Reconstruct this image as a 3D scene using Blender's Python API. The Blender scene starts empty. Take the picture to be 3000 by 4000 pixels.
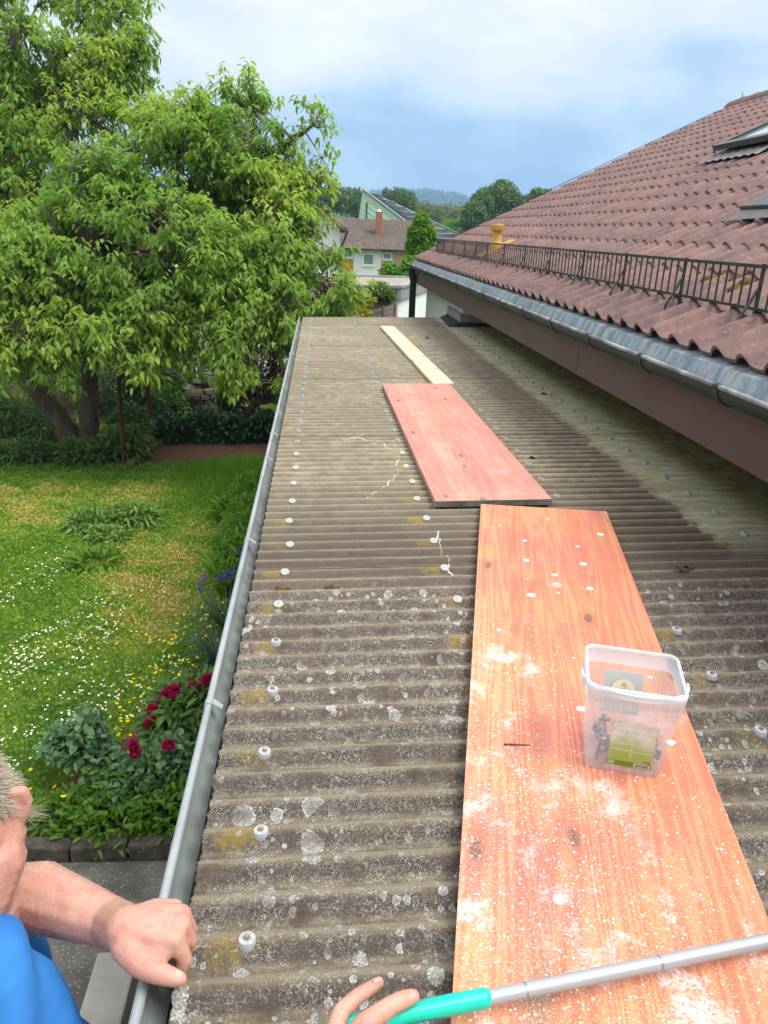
import bpy, bmesh, math, random
import numpy as np
from mathutils import Vector, Matrix
random.seed(7)
RNG = np.random.default_rng(11)
sc = bpy.context.scene
C = sc.collection

# ------------------------------------------------------------------ camera
CAM = np.array([0.0, 0.0, 3.55])
RX = np.array([0.99620386, -0.08027865, 0.03366308])     # camera right
RU = np.array([-0.00293846, 0.35547386, 0.9346816])      # camera up
RF = np.array([0.08700132, 0.93123234, -0.35388854])     # camera forward
cd = bpy.data.cameras.new('camera')
cam = bpy.data.objects.new('camera', cd); C.objects.link(cam)
cam.matrix_world = Matrix(((RX[0], RU[0], -RF[0], CAM[0]), (RX[1], RU[1], -RF[1], CAM[1]),
                           (RX[2], RU[2], -RF[2], CAM[2]), (0, 0, 0, 1)))
cd.sensor_fit = 'VERTICAL'; cd.sensor_height = 36.0; cd.sensor_width = 27.0
cd.lens = 36.0 * 2900 / 4000
cd.clip_start = 0.05; cd.clip_end = 6000
sc.camera = cam

# ------------------------------------------------------------------ world, sun, exposure
SUN_EL, SUN_AZ = math.radians(60), math.radians(112)      # azimuth clockwise from +Y
w = bpy.data.worlds.new('World'); sc.world = w; w.use_nodes = True
nt = w.node_tree; nt.nodes.clear()
def WN(t, **k):
    n = nt.nodes.new(t)
    for a, b in k.items(): setattr(n, a, b)
    return n
out = WN('ShaderNodeOutputWorld')
sky = WN('ShaderNodeTexSky', sky_type='NISHITA', sun_disc=False, sun_elevation=SUN_EL, sun_rotation=SUN_AZ)
bg1 = WN('ShaderNodeBackground'); bg1.inputs[1].default_value = 0.10
nt.links.new(sky.outputs[0], bg1.inputs[0])
tc = WN('ShaderNodeTexCoord')
sep = WN('ShaderNodeSeparateXYZ'); nt.links.new(tc.outputs['Generated'], sep.inputs[0])
mp = WN('ShaderNodeMapping'); mp.inputs['Scale'].default_value = (2.3, 2.3, 6.0); mp.inputs['Location'].default_value = (0.75, 0.2, 0.35)
nt.links.new(tc.outputs['Generated'], mp.inputs[0])
nz = WN('ShaderNodeTexNoise'); nz.inputs['Scale'].default_value = 1.7; nz.inputs['Detail'].default_value = 6; nz.inputs['Roughness'].default_value = 0.5
nt.links.new(mp.outputs[0], nz.inputs['Vector'])
# elevation (sine) pushed up and down by the cloud noise
ma = WN('ShaderNodeMath', operation='MULTIPLY_ADD'); ma.inputs[1].default_value = 0.46; ma.inputs[2].default_value = -0.225
nt.links.new(nz.outputs[0], ma.inputs[0])
ad = WN('ShaderNodeMath', operation='ADD'); nt.links.new(sep.outputs[2], ad.inputs[0]); nt.links.new(ma.outputs[0], ad.inputs[1])
cr = WN('ShaderNodeValToRGB'); nt.links.new(ad.outputs[0], cr.inputs[0])
els = cr.color_ramp.elements
els[0].position = 0.0; els[0].color = (0.106, 0.165, 0.262, 1)
els[1].position = 1.0; els[1].color = (0.64, 0.655, 0.67, 1)
for p, c in ((0.05, (0.112, 0.173, 0.272, 1)), (0.085, (0.148, 0.212, 0.298, 1)), (0.125, (0.195, 0.260, 0.330, 1)), (0.17, (0.262, 0.305, 0.342, 1)), (0.23, (0.318, 0.333, 0.346, 1)), (0.36, (0.42, 0.435, 0.45, 1)), (0.55, (0.54, 0.555, 0.57, 1))):
    e = els.new(p); e.color = c
bg2 = WN('ShaderNodeBackground'); bg2.inputs[1].default_value = 1.0
nt.links.new(cr.outputs[0], bg2.inputs[0])
mx = WN('ShaderNodeMixShader'); mx.inputs[0].default_value = 0.94
nt.links.new(bg1.outputs[0], mx.inputs[1]); nt.links.new(bg2.outputs[0], mx.inputs[2]); nt.links.new(mx.outputs[0], out.inputs[0])

sl = bpy.data.lights.new('sun', 'SUN'); sl.energy = 1.35; sl.angle = math.radians(32); sl.color = (1.0, 0.965, 0.90)
sun = bpy.data.objects.new('sun', sl); C.objects.link(sun)
sd = Vector((math.sin(SUN_AZ) * math.cos(SUN_EL), math.cos(SUN_AZ) * math.cos(SUN_EL), math.sin(SUN_EL)))
sun.rotation_euler = sd.to_track_quat('Z', 'Y').to_euler()
sc.view_settings.view_transform = 'Standard'; sc.view_settings.look = 'None'
sc.view_settings.gamma = 1.0; sc.view_settings.use_curve_mapping = False
sc.view_settings.exposure = 1.55
sc.render.engine = 'CYCLES'

# ------------------------------------------------------------------ helpers
def at(px, py, dep):           # point of the place seen at a pixel of the 3000 x 4000 photograph, at a given depth
    return CAM + (RF + RX * (px - 1500) / 2900. - RU * (py - 2000) / 2900.) * dep
def atY(px, py, Y):
    r = RF + RX * (px - 1500) / 2900. - RU * (py - 2000) / 2900.
    return CAM + r * (Y - CAM[1]) / r[1]
def link(o, parent=None):
    C.objects.link(o)
    if parent is not None: o.parent = parent
    return o
def tag(o, label=None, cat=None, group=None, kind=None):
    if label: o['label'] = label
    if cat: o['category'] = cat
    if group: o['group'] = group
    if kind: o['kind'] = kind
    return o
def empty(name, loc, label, cat, group=None, rz=0):
    o = bpy.data.objects.new(name, None); o.location = Vector([float(v) for v in loc]); o.rotation_euler = (0, 0, rz)
    o.empty_display_size = 0.1
    C.objects.link(o); return tag(o, label, cat, group)
def npmesh(name, V, F, mat=None, var=None, smooth=False):
    V = np.asarray(V, dtype=np.float32).reshape(-1, 3); F = np.asarray(F, dtype=np.int32)
    k = F.shape[1]; me = bpy.data.meshes.new(name)
    me.vertices.add(len(V)); me.vertices.foreach_set('co', V.ravel())
    me.loops.add(F.size); me.loops.foreach_set('vertex_index', F.ravel())
    me.polygons.add(len(F)); me.polygons.foreach_set('loop_start', np.arange(0, F.size, k, dtype=np.int32))
    me.polygons.foreach_set('loop_total', np.full(len(F), k, dtype=np.int32))
    if smooth: me.polygons.foreach_set('use_smooth', np.ones(len(F), dtype=bool))
    me.update(calc_edges=True)
    if var is not None:
        a = me.attributes.new('var', 'FLOAT', 'POINT'); a.data.foreach_set('value', np.asarray(var, dtype=np.float32))
    if mat: me.materials.append(mat)
    return me
def npobj(name, V, F, mat=None, parent=None, var=None, smooth=False):
    return link(bpy.data.objects.new(name, npmesh(name, V, F, mat, var, smooth)), parent)
class MB:
    """collects boxes, bars, tubes into one mesh"""
    def __init__(s): s.v = []; s.f = []; s.sm = []; s.mi = []; s.m = 0
    def add(s, V, F, smooth=False):
        b = len(s.v); s.v += [tuple(map(float, p)) for p in V]
        for f in F: s.f.append([b + i for i in f]); s.sm.append(smooth); s.mi.append(s.m)
        return s
    def box(s, x0, x1, y0, y1, z0, z1):
        return s.add([(x0,y0,z0),(x1,y0,z0),(x1,y1,z0),(x0,y1,z0),(x0,y0,z1),(x1,y0,z1),(x1,y1,z1),(x0,y1,z1)],
                     [(0,3,2,1),(4,5,6,7),(0,1,5,4),(1,2,6,5),(2,3,7,6),(3,0,4,7)])
    def prism(s, poly, z0, z1):       # poly ccw in xy
        n = len(poly)
        return s.add([(x,y,z0) for x,y in poly] + [(x,y,z1) for x,y in poly],
                     [tuple(range(n-1,-1,-1)), tuple(range(n,2*n))] + [(i,(i+1)%n,n+(i+1)%n,n+i) for i in range(n)])
    def extr(s, prof, A, B, closed=True, smooth=False):   # sweep a list of 3D points from offset A to offset B
        n = len(prof); V = [Vector(p)+Vector(A) for p in prof] + [Vector(p)+Vector(B) for p in prof]
        F = [(i,(i+1)%n,n+(i+1)%n,n+i) for i in range(n if closed else n-1)]
        s.add(V, F, smooth)
        if closed: s.add(V, [tuple(range(n-1,-1,-1)), tuple(range(n,2*n))])
        return s
    def tube(s, pts, r, n=8, cap=True):
        pts = [Vector([float(c) for c in p]) for p in pts]
        rs = r if isinstance(r, (list, tuple)) else [r]*len(pts)
        V = []; prev = None
        for i, p in enumerate(pts):
            d = (pts[min(i+1,len(pts)-1)] - pts[max(i-1,0)]).normalized()
            a = Vector((0,0,1)) if abs(d.z) < 0.9 else Vector((1,0,0))
            if prev is not None: a = prev
            u = (a - d*a.dot(d)).normalized(); v = d.cross(u); prev = u
            for k in range(n):
                t = 2*math.pi*k/n; V.append(p + (u*math.cos(t) + v*math.sin(t))*rs[i])
        F = [(i*n+k, i*n+(k+1)%n, (i+1)*n+(k+1)%n, (i+1)*n+k) for i in range(len(pts)-1) for k in range(n)]
        s.add(V, F, True)
        if cap: s.add(V[:n], [tuple(range(n-1,-1,-1))]); s.add(V[-n:], [tuple(range(n))])
        return s
    def lathe(s, prof, c, n=12, smooth=False):            # (r,z) profile
        V = [(c[0]+r*math.cos(2*math.pi*k/n), c[1]+r*math.sin(2*math.pi*k/n), c[2]+z) for r, z in prof for k in range(n)]
        F = [(i*n+k, i*n+(k+1)%n, (i+1)*n+(k+1)%n, (i+1)*n+k) for i in range(len(prof)-1) for k in range(n)]
        s.add(V, F, smooth); m = len(prof)-1
        if prof[0][0] > 1e-6: s.add(V[:n], [tuple(range(n-1,-1,-1))])
        if prof[-1][0] > 1e-6: s.add(V[m*n:], [tuple(range(n))])
        return s
    def mesh(s, name, mats):
        me = bpy.data.meshes.new(name); me.from_pydata(s.v, [], s.f)
        me.polygons.foreach_set('use_smooth', s.sm); me.polygons.foreach_set('material_index', s.mi)
        for m in (mats if isinstance(mats, (list, tuple)) else [mats]): me.materials.append(m)
        me.update(); return me
    def build(s, name, mats, parent=None):
        return link(bpy.data.objects.new(name, s.mesh(name, mats)), parent)
def bevel(o, wd, seg=2):
    bm = bmesh.new(); bm.from_mesh(o.data)
    bmesh.ops.bevel(bm, geom=[e for e in bm.edges if e.calc_face_angle(0) > 0.5], offset=wd, segments=seg, affect='EDGES', profile=0.6)
    bm.to_mesh(o.data); bm.free(); o.data.update(); return o
def inst(name, me, parent=None, loc=(0,0,0), rot=(0,0,0), scl=(1,1,1)):
    o = bpy.data.objects.new(name, me); o.location = Vector([float(v) for v in loc]); o.rotation_euler = rot; o.scale = scl
    return link(o, parent)
def vnoise(P, seed=0):               # cheap smooth noise, 0..1
    P = np.asarray(P, float); r = np.random.default_rng(seed); o = np.zeros(len(P))
    for k in range(7):
        d = r.normal(size=P.shape[1]); d /= np.linalg.norm(d); f = r.uniform(0.5, 2.2)
        o += np.sin(P @ d * f * 2.2 + r.uniform(0, 6.28))
    return np.clip(0.5 + o / 6.5, 0, 1)

# ------------------------------------------------------------------ materials
class M:
    def __init__(s, name, rough=0.7, spec=0.3, metal=0.0):
        s.m = bpy.data.materials.new(name); s.m.use_nodes = True; s.t = s.m.node_tree
        s.b = s.t.nodes['Principled BSDF']; s.out = s.t.nodes['Material Output']
        s.b.inputs['Roughness'].default_value = rough; s.b.inputs['Specular IOR Level'].default_value = spec; s.b.inputs['Metallic'].default_value = metal
        s.geo = None
    def n(s, t, ins=None, **k):
        nd = s.t.nodes.new(t)
        for a, b in k.items(): setattr(nd, a, b)
        for a, b in (ins or {}).items(): s.set(nd.inputs[a], b)
        return nd
    def set(s, sock, v):
        if isinstance(v, bpy.types.NodeSocket): s.t.links.new(v, sock)
        elif isinstance(v, (tuple, list)):
            sock.default_value = tuple(v) + ((1,) if len(v) == 3 and sock.type == 'RGBA' else ())
        else: sock.default_value = v
    def pos(s):
        if not s.geo: s.geo = s.n('ShaderNodeNewGeometry')
        return s.geo.outputs['Position']
    def obj(s): return s.n('ShaderNodeTexCoord').outputs['Object']
    def map(s, v, scale=(1,1,1), loc=(0,0,0)): return s.n('ShaderNodeMapping', {'Vector': v, 'Scale': scale, 'Location': loc}).outputs[0]
    def noise(s, v, scale, detail=4, rough=0.55, dist=0.0):
        return s.n('ShaderNodeTexNoise', {'Vector': v, 'Scale': scale, 'Detail': detail, 'Roughness': rough, 'Distortion': dist}).outputs[0]
    def math(s, op, a, b=0.0, c=0.0, clamp=False):
        nd = s.n('ShaderNodeMath', operation=op, use_clamp=clamp); s.set(nd.inputs[0], a); s.set(nd.inputs[1], b); s.set(nd.inputs[2], c); return nd.outputs[0]
    def ss(s, v, a, b, lo=0.0, hi=1.0):
        return s.n('ShaderNodeMapRange', {'Value': v, 'From Min': a, 'From Max': b, 'To Min': lo, 'To Max': hi}, interpolation_type='SMOOTHSTEP').outputs[0]
    def mix(s, f, a, b, mode='MIX'):
        nd = s.n('ShaderNodeMix', data_type='RGBA', blend_type=mode)
        s.set(nd.inputs[0], f); s.set(nd.inputs[6], a); s.set(nd.inputs[7], b); return nd.outputs[2]
    def ramp(s, v, stops):
        nd = s.n('ShaderNodeValToRGB', {'Fac': v}); e = nd.color_ramp.elements
        while len(e) < len(stops): e.new(0.5)
        for i, (p, c) in enumerate(stops): e[i].position = p; e[i].color = tuple(c) + (1,)
        return nd.outputs[0]
    def sep(s, v): return s.n('ShaderNodeSeparateXYZ', {'Vector': v}).outputs
    def col(s, c): s.set(s.b.inputs['Base Color'], c); return s
    def bump(s, h, strength=0.3, dist=0.01):
        s.set(s.b.inputs['Normal'], s.n('ShaderNodeBump', {'Height': h, 'Strength': strength, 'Distance': dist}).outputs[0]); return s

def simple(name, c1, c2=None, scale=8, rough=0.7, spec=0.3, metal=0.0, bump=0.0, bscale=60, bdist=0.004, space='pos', lo=0.35, hi=0.65):
    m = M(name, rough, spec, metal); v = m.pos() if space == 'pos' else m.obj()
    if c2 is None: c2 = tuple(x*0.75 for x in c1)
    n1 = m.noise(v, scale, 6, 0.6)
    m.col(m.ramp(n1, [(lo, c2), (hi, c1)]))
    if bump: m.bump(m.noise(v, bscale, 5, 0.65), bump, bdist)
    return m.m

def leafmat(name, stops, trans=0.35, rough=0.5, spec=0.25):
    m = M(name, rough, spec)
    a = m.n('ShaderNodeAttribute', attribute_name='var').outputs['Fac']
    c = m.ramp(a, stops); m.col(c)
    tr = m.n('ShaderNodeBsdfTranslucent', {'Color': m.mix(0.5, c, (0.75, 0.9, 0.15), 'MULTIPLY')})
    tr2 = m.n('ShaderNodeHueSaturation', {'Color': c, 'Value': 1.5, 'Saturation': 1.1}); m.set(tr.inputs[0], tr2.outputs[0])
    mixs = m.n('ShaderNodeMixShader', {0: trans, 1: m.b.outputs[0], 2: tr.outputs[0]})
    m.t.links.new(mixs.outputs[0], m.out.inputs[0]); return m.m

PITCH, CR0 = 0.0763, 0.877
def roof_z(x, y):          # corrugated sheet height, crests on z = 2.49 + 0.022 x
    return 2.49 + 0.022*x + 0.0095*(np.cos(2*np.pi*(np.asarray(y)-CR0)/PITCH) - 1)

def corrugated_mat():
    m = M('weathered_fibre_cement', 0.92, 0.15)
    P = m.pos(); X, Y, Z = m.sep(P)
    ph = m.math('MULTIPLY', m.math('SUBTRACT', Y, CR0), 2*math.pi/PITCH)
    crest = m.math('MULTIPLY_ADD', m.math('COSINE', ph), 0.5, 0.5)                 # 1 on crests
    big = m.noise(P, 2.3, 4); mid = m.noise(P, 14, 5, 0.65); fine = m.noise(P, 190, 4, 0.7)
    streak = m.noise(m.map(P, (9, 60, 60)), 1.0, 5, 0.7)
    near = m.ss(m.math('ADD', Y, m.math('MULTIPLY_ADD', mid, 0.08, -0.04)), 2.20, 2.04)      # old sheets at the near end
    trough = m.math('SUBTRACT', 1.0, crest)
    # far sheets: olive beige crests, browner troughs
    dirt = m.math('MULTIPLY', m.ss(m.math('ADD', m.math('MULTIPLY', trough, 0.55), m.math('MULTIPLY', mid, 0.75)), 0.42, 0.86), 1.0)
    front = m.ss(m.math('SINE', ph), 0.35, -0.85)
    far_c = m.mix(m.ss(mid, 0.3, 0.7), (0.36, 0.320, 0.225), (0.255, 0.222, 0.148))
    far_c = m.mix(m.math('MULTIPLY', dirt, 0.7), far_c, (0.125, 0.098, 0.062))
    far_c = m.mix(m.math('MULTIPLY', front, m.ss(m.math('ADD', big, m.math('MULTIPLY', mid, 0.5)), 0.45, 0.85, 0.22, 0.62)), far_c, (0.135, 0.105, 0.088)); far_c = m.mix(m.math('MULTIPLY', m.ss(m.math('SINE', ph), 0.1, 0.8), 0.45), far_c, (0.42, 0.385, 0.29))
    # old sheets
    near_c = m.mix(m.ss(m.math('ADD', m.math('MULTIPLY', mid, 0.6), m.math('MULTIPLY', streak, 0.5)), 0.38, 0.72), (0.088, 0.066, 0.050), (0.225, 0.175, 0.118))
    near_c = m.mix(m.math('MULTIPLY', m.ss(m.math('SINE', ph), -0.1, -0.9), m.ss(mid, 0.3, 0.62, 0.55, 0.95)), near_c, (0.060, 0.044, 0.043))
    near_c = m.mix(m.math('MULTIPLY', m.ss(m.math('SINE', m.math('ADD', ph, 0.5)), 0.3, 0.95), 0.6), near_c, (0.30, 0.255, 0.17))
    soft = m.math('MULTIPLY', m.ss(m.math('ADD', Y, m.math('MULTIPLY_ADD', big, 1.2, -0.6)), 3.3, 2.25), 0.8)
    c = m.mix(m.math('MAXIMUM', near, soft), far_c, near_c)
    # brown run-off band and the grey-green strip under the eaves
    Xn = m.math('ADD', X, m.math('MULTIPLY_ADD', mid, 0.22, -0.11))
    far2 = m.ss(Y, 2.2, 2.6)
    band = m.math('MULTIPLY', m.math('MULTIPLY', m.ss(Xn, 0.75, 1.35), m.ss(Xn, 1.50, 1.44)), far2)
    c = m.mix(m.math('MULTIPLY', band, m.ss(m.math('ADD', trough, m.math('MULTIPLY', mid, 0.7)), 0.55, 1.15, 0.0, 0.9)), c, (0.085, 0.048, 0.026))
    strip = m.math('MULTIPLY', m.ss(Xn, 1.44, 1.50), far2)
    c = m.mix(m.math('MULTIPLY', strip, 0.8), c, m.mix(m.ss(streak, 0.35, 0.65), (0.36, 0.335, 0.185), (0.58, 0.54, 0.39)))
    moss = m.math('MULTIPLY', m.ss(Xn, 1.72, 1.86), far2)
    c = m.mix(m.math('MULTIPLY', moss, 0.92), c, m.mix(m.ss(mid, 0.35, 0.6), (0.15, 0.112, 0.05), (0.27, 0.24, 0.08)))
    # dark specks
    c = m.mix(m.ss(m.noise(P, 70, 3, 0.8), 0.60, 0.72, 0, 0.55), c, (0.065, 0.052, 0.042))
    # pale fibres standing out of the worn surface: two sets of thin wavering lines
    fm = None
    for sx, seed in (((70, 150, 150), 0.0), ((150, 75, 110), 5.3), ((110, 110, 60), 9.1)):
        q = m.noise(m.map(P, sx, (seed, seed*2, seed)), 1.0, 1, 0.5, 1.2)
        r = m.ss(m.math('ABSOLUTE', m.math('SUBTRACT', q, 0.5)), 0.030, 0.004)
        fm = r if fm is None else m.math('MAXIMUM', fm, r)
    fib = m.math('MULTIPLY', fm, m.math('MULTIPLY_ADD', near, 0.55, 0.15))
    fib = m.math('MULTIPLY', fib, m.ss(mid, 0.30, 0.62))
    c = m.mix(fib, c, (0.50, 0.47, 0.41))
    # yellow moss left of each screw
    yy = m.math('SUBTRACT', m.math('MODULO', m.math('ADD', m.math('SUBTRACT', Y, CR0), 22.89 + 0.1145), 0.2289), 0.1145 - 0.012)
    ym = None
    for xc in (-0.115, 0.42, 1.01):
        dx = m.math('MULTIPLY', m.math('SUBTRACT', X, xc - 0.030), 1 / 0.042); dy = m.math('MULTIPLY', yy, 1 / 0.024)
        e = m.math('ADD', m.math('MULTIPLY', dx, dx), m.math('MULTIPLY', dy, dy))
        e = m.ss(m.math('ADD', e, m.math('MULTIPLY_ADD', m.noise(P, 34, 5, 0.75), 6.0, -3.0)), 1.3, 0.0)
        ym = e if ym is None else m.math('MAXIMUM', ym, e)
    cellw = m.n('ShaderNodeTexWhiteNoise', {'Vector': m.n('ShaderNodeCombineXYZ', {0: m.math('FLOOR', m.math('MULTIPLY', X, 1.7)), 1: m.math('FLOOR', m.math('MULTIPLY', m.math('ADD', Y, 0.1145-CR0+0.2289*9), 1/0.2289)), 2: 0.0}).outputs[0]}, noise_dimensions='3D').outputs[0]
    ym = m.math('MULTIPLY', m.math('MULTIPLY', ym, m.ss(Y, 4.4, 3.6)), m.math('MULTIPLY_ADD', cellw, 0.75, 0.2))
    c = m.mix(m.math('MULTIPLY', ym, 0.65), c, m.mix(fine, (0.22, 0.135, 0.008), (0.42, 0.31, 0.05)))
    # lichen rosettes: round, lobed, paler at the rim
    lich = None; wob = m.noise(P, 120, 3, 0.6)
    for scl, thr, rad in ((15.0, 0.86, 0.36), (27.0, 0.78, 0.40), (52.0, 0.70, 0.40)):
        v = m.n('ShaderNodeTexVoronoi', {'Vector': m.n('ShaderNodeCombineXYZ', {0: X, 1: Y, 2: 0.0}).outputs[0], 'Scale': scl, 'Randomness': 0.85}, voronoi_dimensions='2D')
        rc = m.sep(v.outputs['Color'])
        R = m.math('MULTIPLY', m.ss(rc[0], thr, 1.0), rad)
        dd = m.math('ADD', v.outputs['Distance'], m.math('MULTIPLY_ADD', wob, 0.22, -0.11))
        k = m.math('MULTIPLY', m.ss(m.math('SUBTRACT', R, dd), 0.0, 0.03), m.ss(R, 0.05, 0.09))
        rim = m.ss(m.math('DIVIDE', dd, m.math('ADD', R, 0.001)), 0.35, 0.95)
        spk = m.ss(m.noise(P, 260, 2, 0.6), 0.42, 0.58)
        lc = m.mix(m.math('MULTIPLY', m.math('MAXIMUM', rim, 0.45), spk), (0.25, 0.24, 0.22), (0.62, 0.62, 0.60))
        patch = m.ss(m.math('ADD', m.noise(P, 3.6, 4), m.math('MULTIPLY', m.math('SINE', ph), 0.06)), 0.40, 0.54)
        k = m.math('MULTIPLY', m.math('MULTIPLY', k, near), patch)
        c = m.mix(k, c, lc); lich = k if lich is None else m.math('MAXIMUM', lich, k)
    oi = m.n('ShaderNodeObjectInfo').outputs['Random']
    c = m.mix(1.0, c, m.ramp(oi, [(0, (0.90, 0.90, 0.88)), (1, (1.08, 1.06, 1.04))]), 'MULTIPLY')
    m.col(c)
    h = m.math('ADD', m.math('MULTIPLY', fine, 0.5), m.math('ADD', m.math('MULTIPLY', fib, 0.5), m.math('MULTIPLY', lich, 0.9)))
    h = m.math('ADD', h, m.math('MULTIPLY', m.noise(P, 75, 4, 0.7), 0.9))
    m.bump(h, 0.85, 0.0035); return m.m

def board_mat(name, base, warm, dark, paint, seed, stain=0.5):
    """glued shuttering board: lamellas along local Y, red stain, worn, splashed with white paint"""
    m = M(name, 0.62, 0.3); V = m.obj(); X, Y, Z = m.sep(V)
    W2 = m.map(V, (1, 1, 1), (seed, seed*1.7, 0))
    lam = m.math('FLOOR', m.math('MULTIPLY', m.math('ADD', X, 0.25), 1/0.1))
    wn = m.n('ShaderNodeTexWhiteNoise', {'Vector': m.n('ShaderNodeCombineXYZ', {0: lam, 1: seed, 2: 0.0}).outputs[0]}, noise_dimensions='3D').outputs[0]
    # growth rings cut flat: long cathedral arches differing from lamella to lamella
    off = m.n('ShaderNodeCombineXYZ', {0: m.math('MULTIPLY', wn, 7.0), 1: m.math('MULTIPLY', wn, 23.0), 2: m.math('MULTIPLY', wn, 3.0)}).outputs[0]
    g = m.n('ShaderNodeVectorMath', {0: m.map(W2, (10, 0.55, 4)), 1: off}, operation='ADD').outputs[0]
    rings = m.noise(g, 1.0, 2, 0.45, 0.25)
    band = m.math('MULTIPLY_ADD', m.math('SINE', m.math('MULTIPLY', rings, 95.0)), 0.5, 0.5)
    fibre = m.noise(m.map(W2, (260, 5, 30)), 1.0, 3, 0.6)
    saw = m.noise(m.map(W2, (4, 330, 4)), 1.0, 2, 0.5)
    blot = m.noise(W2, 3.2, 5, 0.6); blot2 = m.noise(m.map(W2, (11, 0.55, 1)), 1.0, 5, 0.62)
    c = m.mix(m.ss(blot, 0.34, 0.66), base, warm)
    c = m.mix(m.math('MULTIPLY', m.ss(band, 0.50, 0.95), 0.32), c, dark); c = m.mix(m.math('MULTIPLY', m.ss(band, 0.30, 0.02), 0.30), c, tuple(min(0.8, v*1.25+0.05) for v in warm))
    c = m.mix(m.math('MULTIPLY', m.ss(fibre, 0.35, 0.7), 0.22), c, dark)
    c = m.mix(m.math('MULTIPLY', m.ss(saw, 0.58, 0.70), 0.22), c, (0.38, 0.06, 0.045))
    c = m.mix(1.0, c, m.ramp(wn, [(0, (0.86, 0.84, 0.86)), (0.5, (1, 1, 1)), (1, (1.08, 1.10, 1.05))]), 'MULTIPLY')
    c = m.mix(m.math('MULTIPLY', m.ss(blot2, 0.54, 0.72), stain), c, (0.25, 0.185, 0.13))
    # knots
    kv = m.n('ShaderNodeTexVoronoi', {'Vector': m.n('ShaderNodeCombineXYZ', {0: m.math('MULTIPLY_ADD', X, 6.5, seed), 1: m.math('MULTIPLY_ADD', Y, 2.9, seed), 2: 0.0}).outputs[0], 'Scale': 1.0}, voronoi_dimensions='2D')
    ks = m.sep(kv.outputs['Color'])
    kd = m.math('ADD', kv.outputs['Distance'], m.math('MULTIPLY_ADD', m.noise(W2, 60, 2), 0.05, -0.025))
    kn = m.math('MULTIPLY', m.ss(kd, 0.085, 0.06), m.ss(ks[0], 0.74, 0.78))
    kr = m.math('MULTIPLY', m.ss(kd, 0.24, 0.08), m.ss(ks[0], 0.74, 0.78))
    c = m.mix(m.math('MULTIPLY', kr, m.math('MULTIPLY_ADD', m.math('SINE', m.math('MULTIPLY', kd, 160)), 0.25, 0.3)), c, dark)
    c = m.mix(m.math('MULTIPLY', kn, 0.75), c, (0.13, 0.085, 0.065))
    # white paint: powder of specks, scuffs, drops
    if paint > 0:
        zone = m.math('MULTIPLY', m.ss(m.math('ADD', m.math('MULTIPLY_ADD', X, -0.9, m.math('MULTIPLY', Y, -0.34)), m.math('MULTIPLY_ADD', blot, 0.9, -0.45)), -0.22, 0.46), 1.0)
        s1 = m.n('ShaderNodeTexVoronoi', {'Vector': V, 'Scale': 145.0}); r1 = m.sep(s1.outputs['Color'])
        sp = m.math('MULTIPLY', m.ss(m.math('SUBTRACT', m.math('MULTIPLY', r1[0], 0.42), s1.outputs['Distance']), 0.02, 0.10), m.math('LESS_THAN', r1[1], m.math('MULTIPLY', zone, 0.85)))
        s2 = m.n('ShaderNodeTexVoronoi', {'Vector': V, 'Scale': 330.0}); r2 = m.sep(s2.outputs['Color'])
        sp2 = m.math('MULTIPLY', m.ss(s2.outputs['Distance'], 0.48, 0.3), m.math('LESS_THAN', r2[1], m.math('MULTIPLY', zone, 0.7)))
        s3 = m.n('ShaderNodeTexVoronoi', {'Vector': m.n('ShaderNodeCombineXYZ', {0: X, 1: Y, 2: 0.0}).outputs[0], 'Scale': 11.0}, voronoi_dimensions='2D'); r3 = m.sep(s3.outputs['Color'])
        rad = m.math('MULTIPLY_ADD', r3[1], 0.13, 0.025)
        d3 = m.math('ADD', s3.outputs['Distance'], m.math('MULTIPLY_ADD', m.noise(V, 70, 3), 0.14, -0.07))
        drop = m.math('MULTIPLY', m.ss(m.math('SUBTRACT', rad, d3), 0.0, 0.02), m.math('LESS_THAN', r3[0], 0.17))
        scv = m.noise(V, 9.0, 7, 0.72, 0.3)
        scuff = m.math('MULTIPLY', m.ss(scv, 0.50, 0.62), m.ss(m.math('ADD', m.noise(m.map(V, (5, 2.6, 1), (seed, 0, 0)), 1.0, 3), m.math('MULTIPLY', zone, 0.22)), 0.60, 0.72))
        scuff = m.math('MULTIPLY', scuff, m.ss(m.noise(V, 210, 2, 0.7), 0.30, 0.55))
        c = m.mix(m.math('MULTIPLY', scuff, 0.72*paint), c, (0.74, 0.60, 0.60))
        c = m.mix(m.math('MULTIPLY', m.math('MAXIMUM', sp, m.math('MULTIPLY', sp2, 0.45)), 0.68*paint), c, (0.82, 0.74, 0.70))
        c = m.mix(m.math('MULTIPLY', drop, min(1.0, 1.2*paint - 0.24)*0.9), c, (0.80, 0.75, 0.75))
    m.col(c)
    m.bump(m.math('ADD', m.math('MULTIPLY', fibre, 0.6), m.math('MULTIPLY', band, 0.4)), 0.25, 0.0015); return m.m

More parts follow.
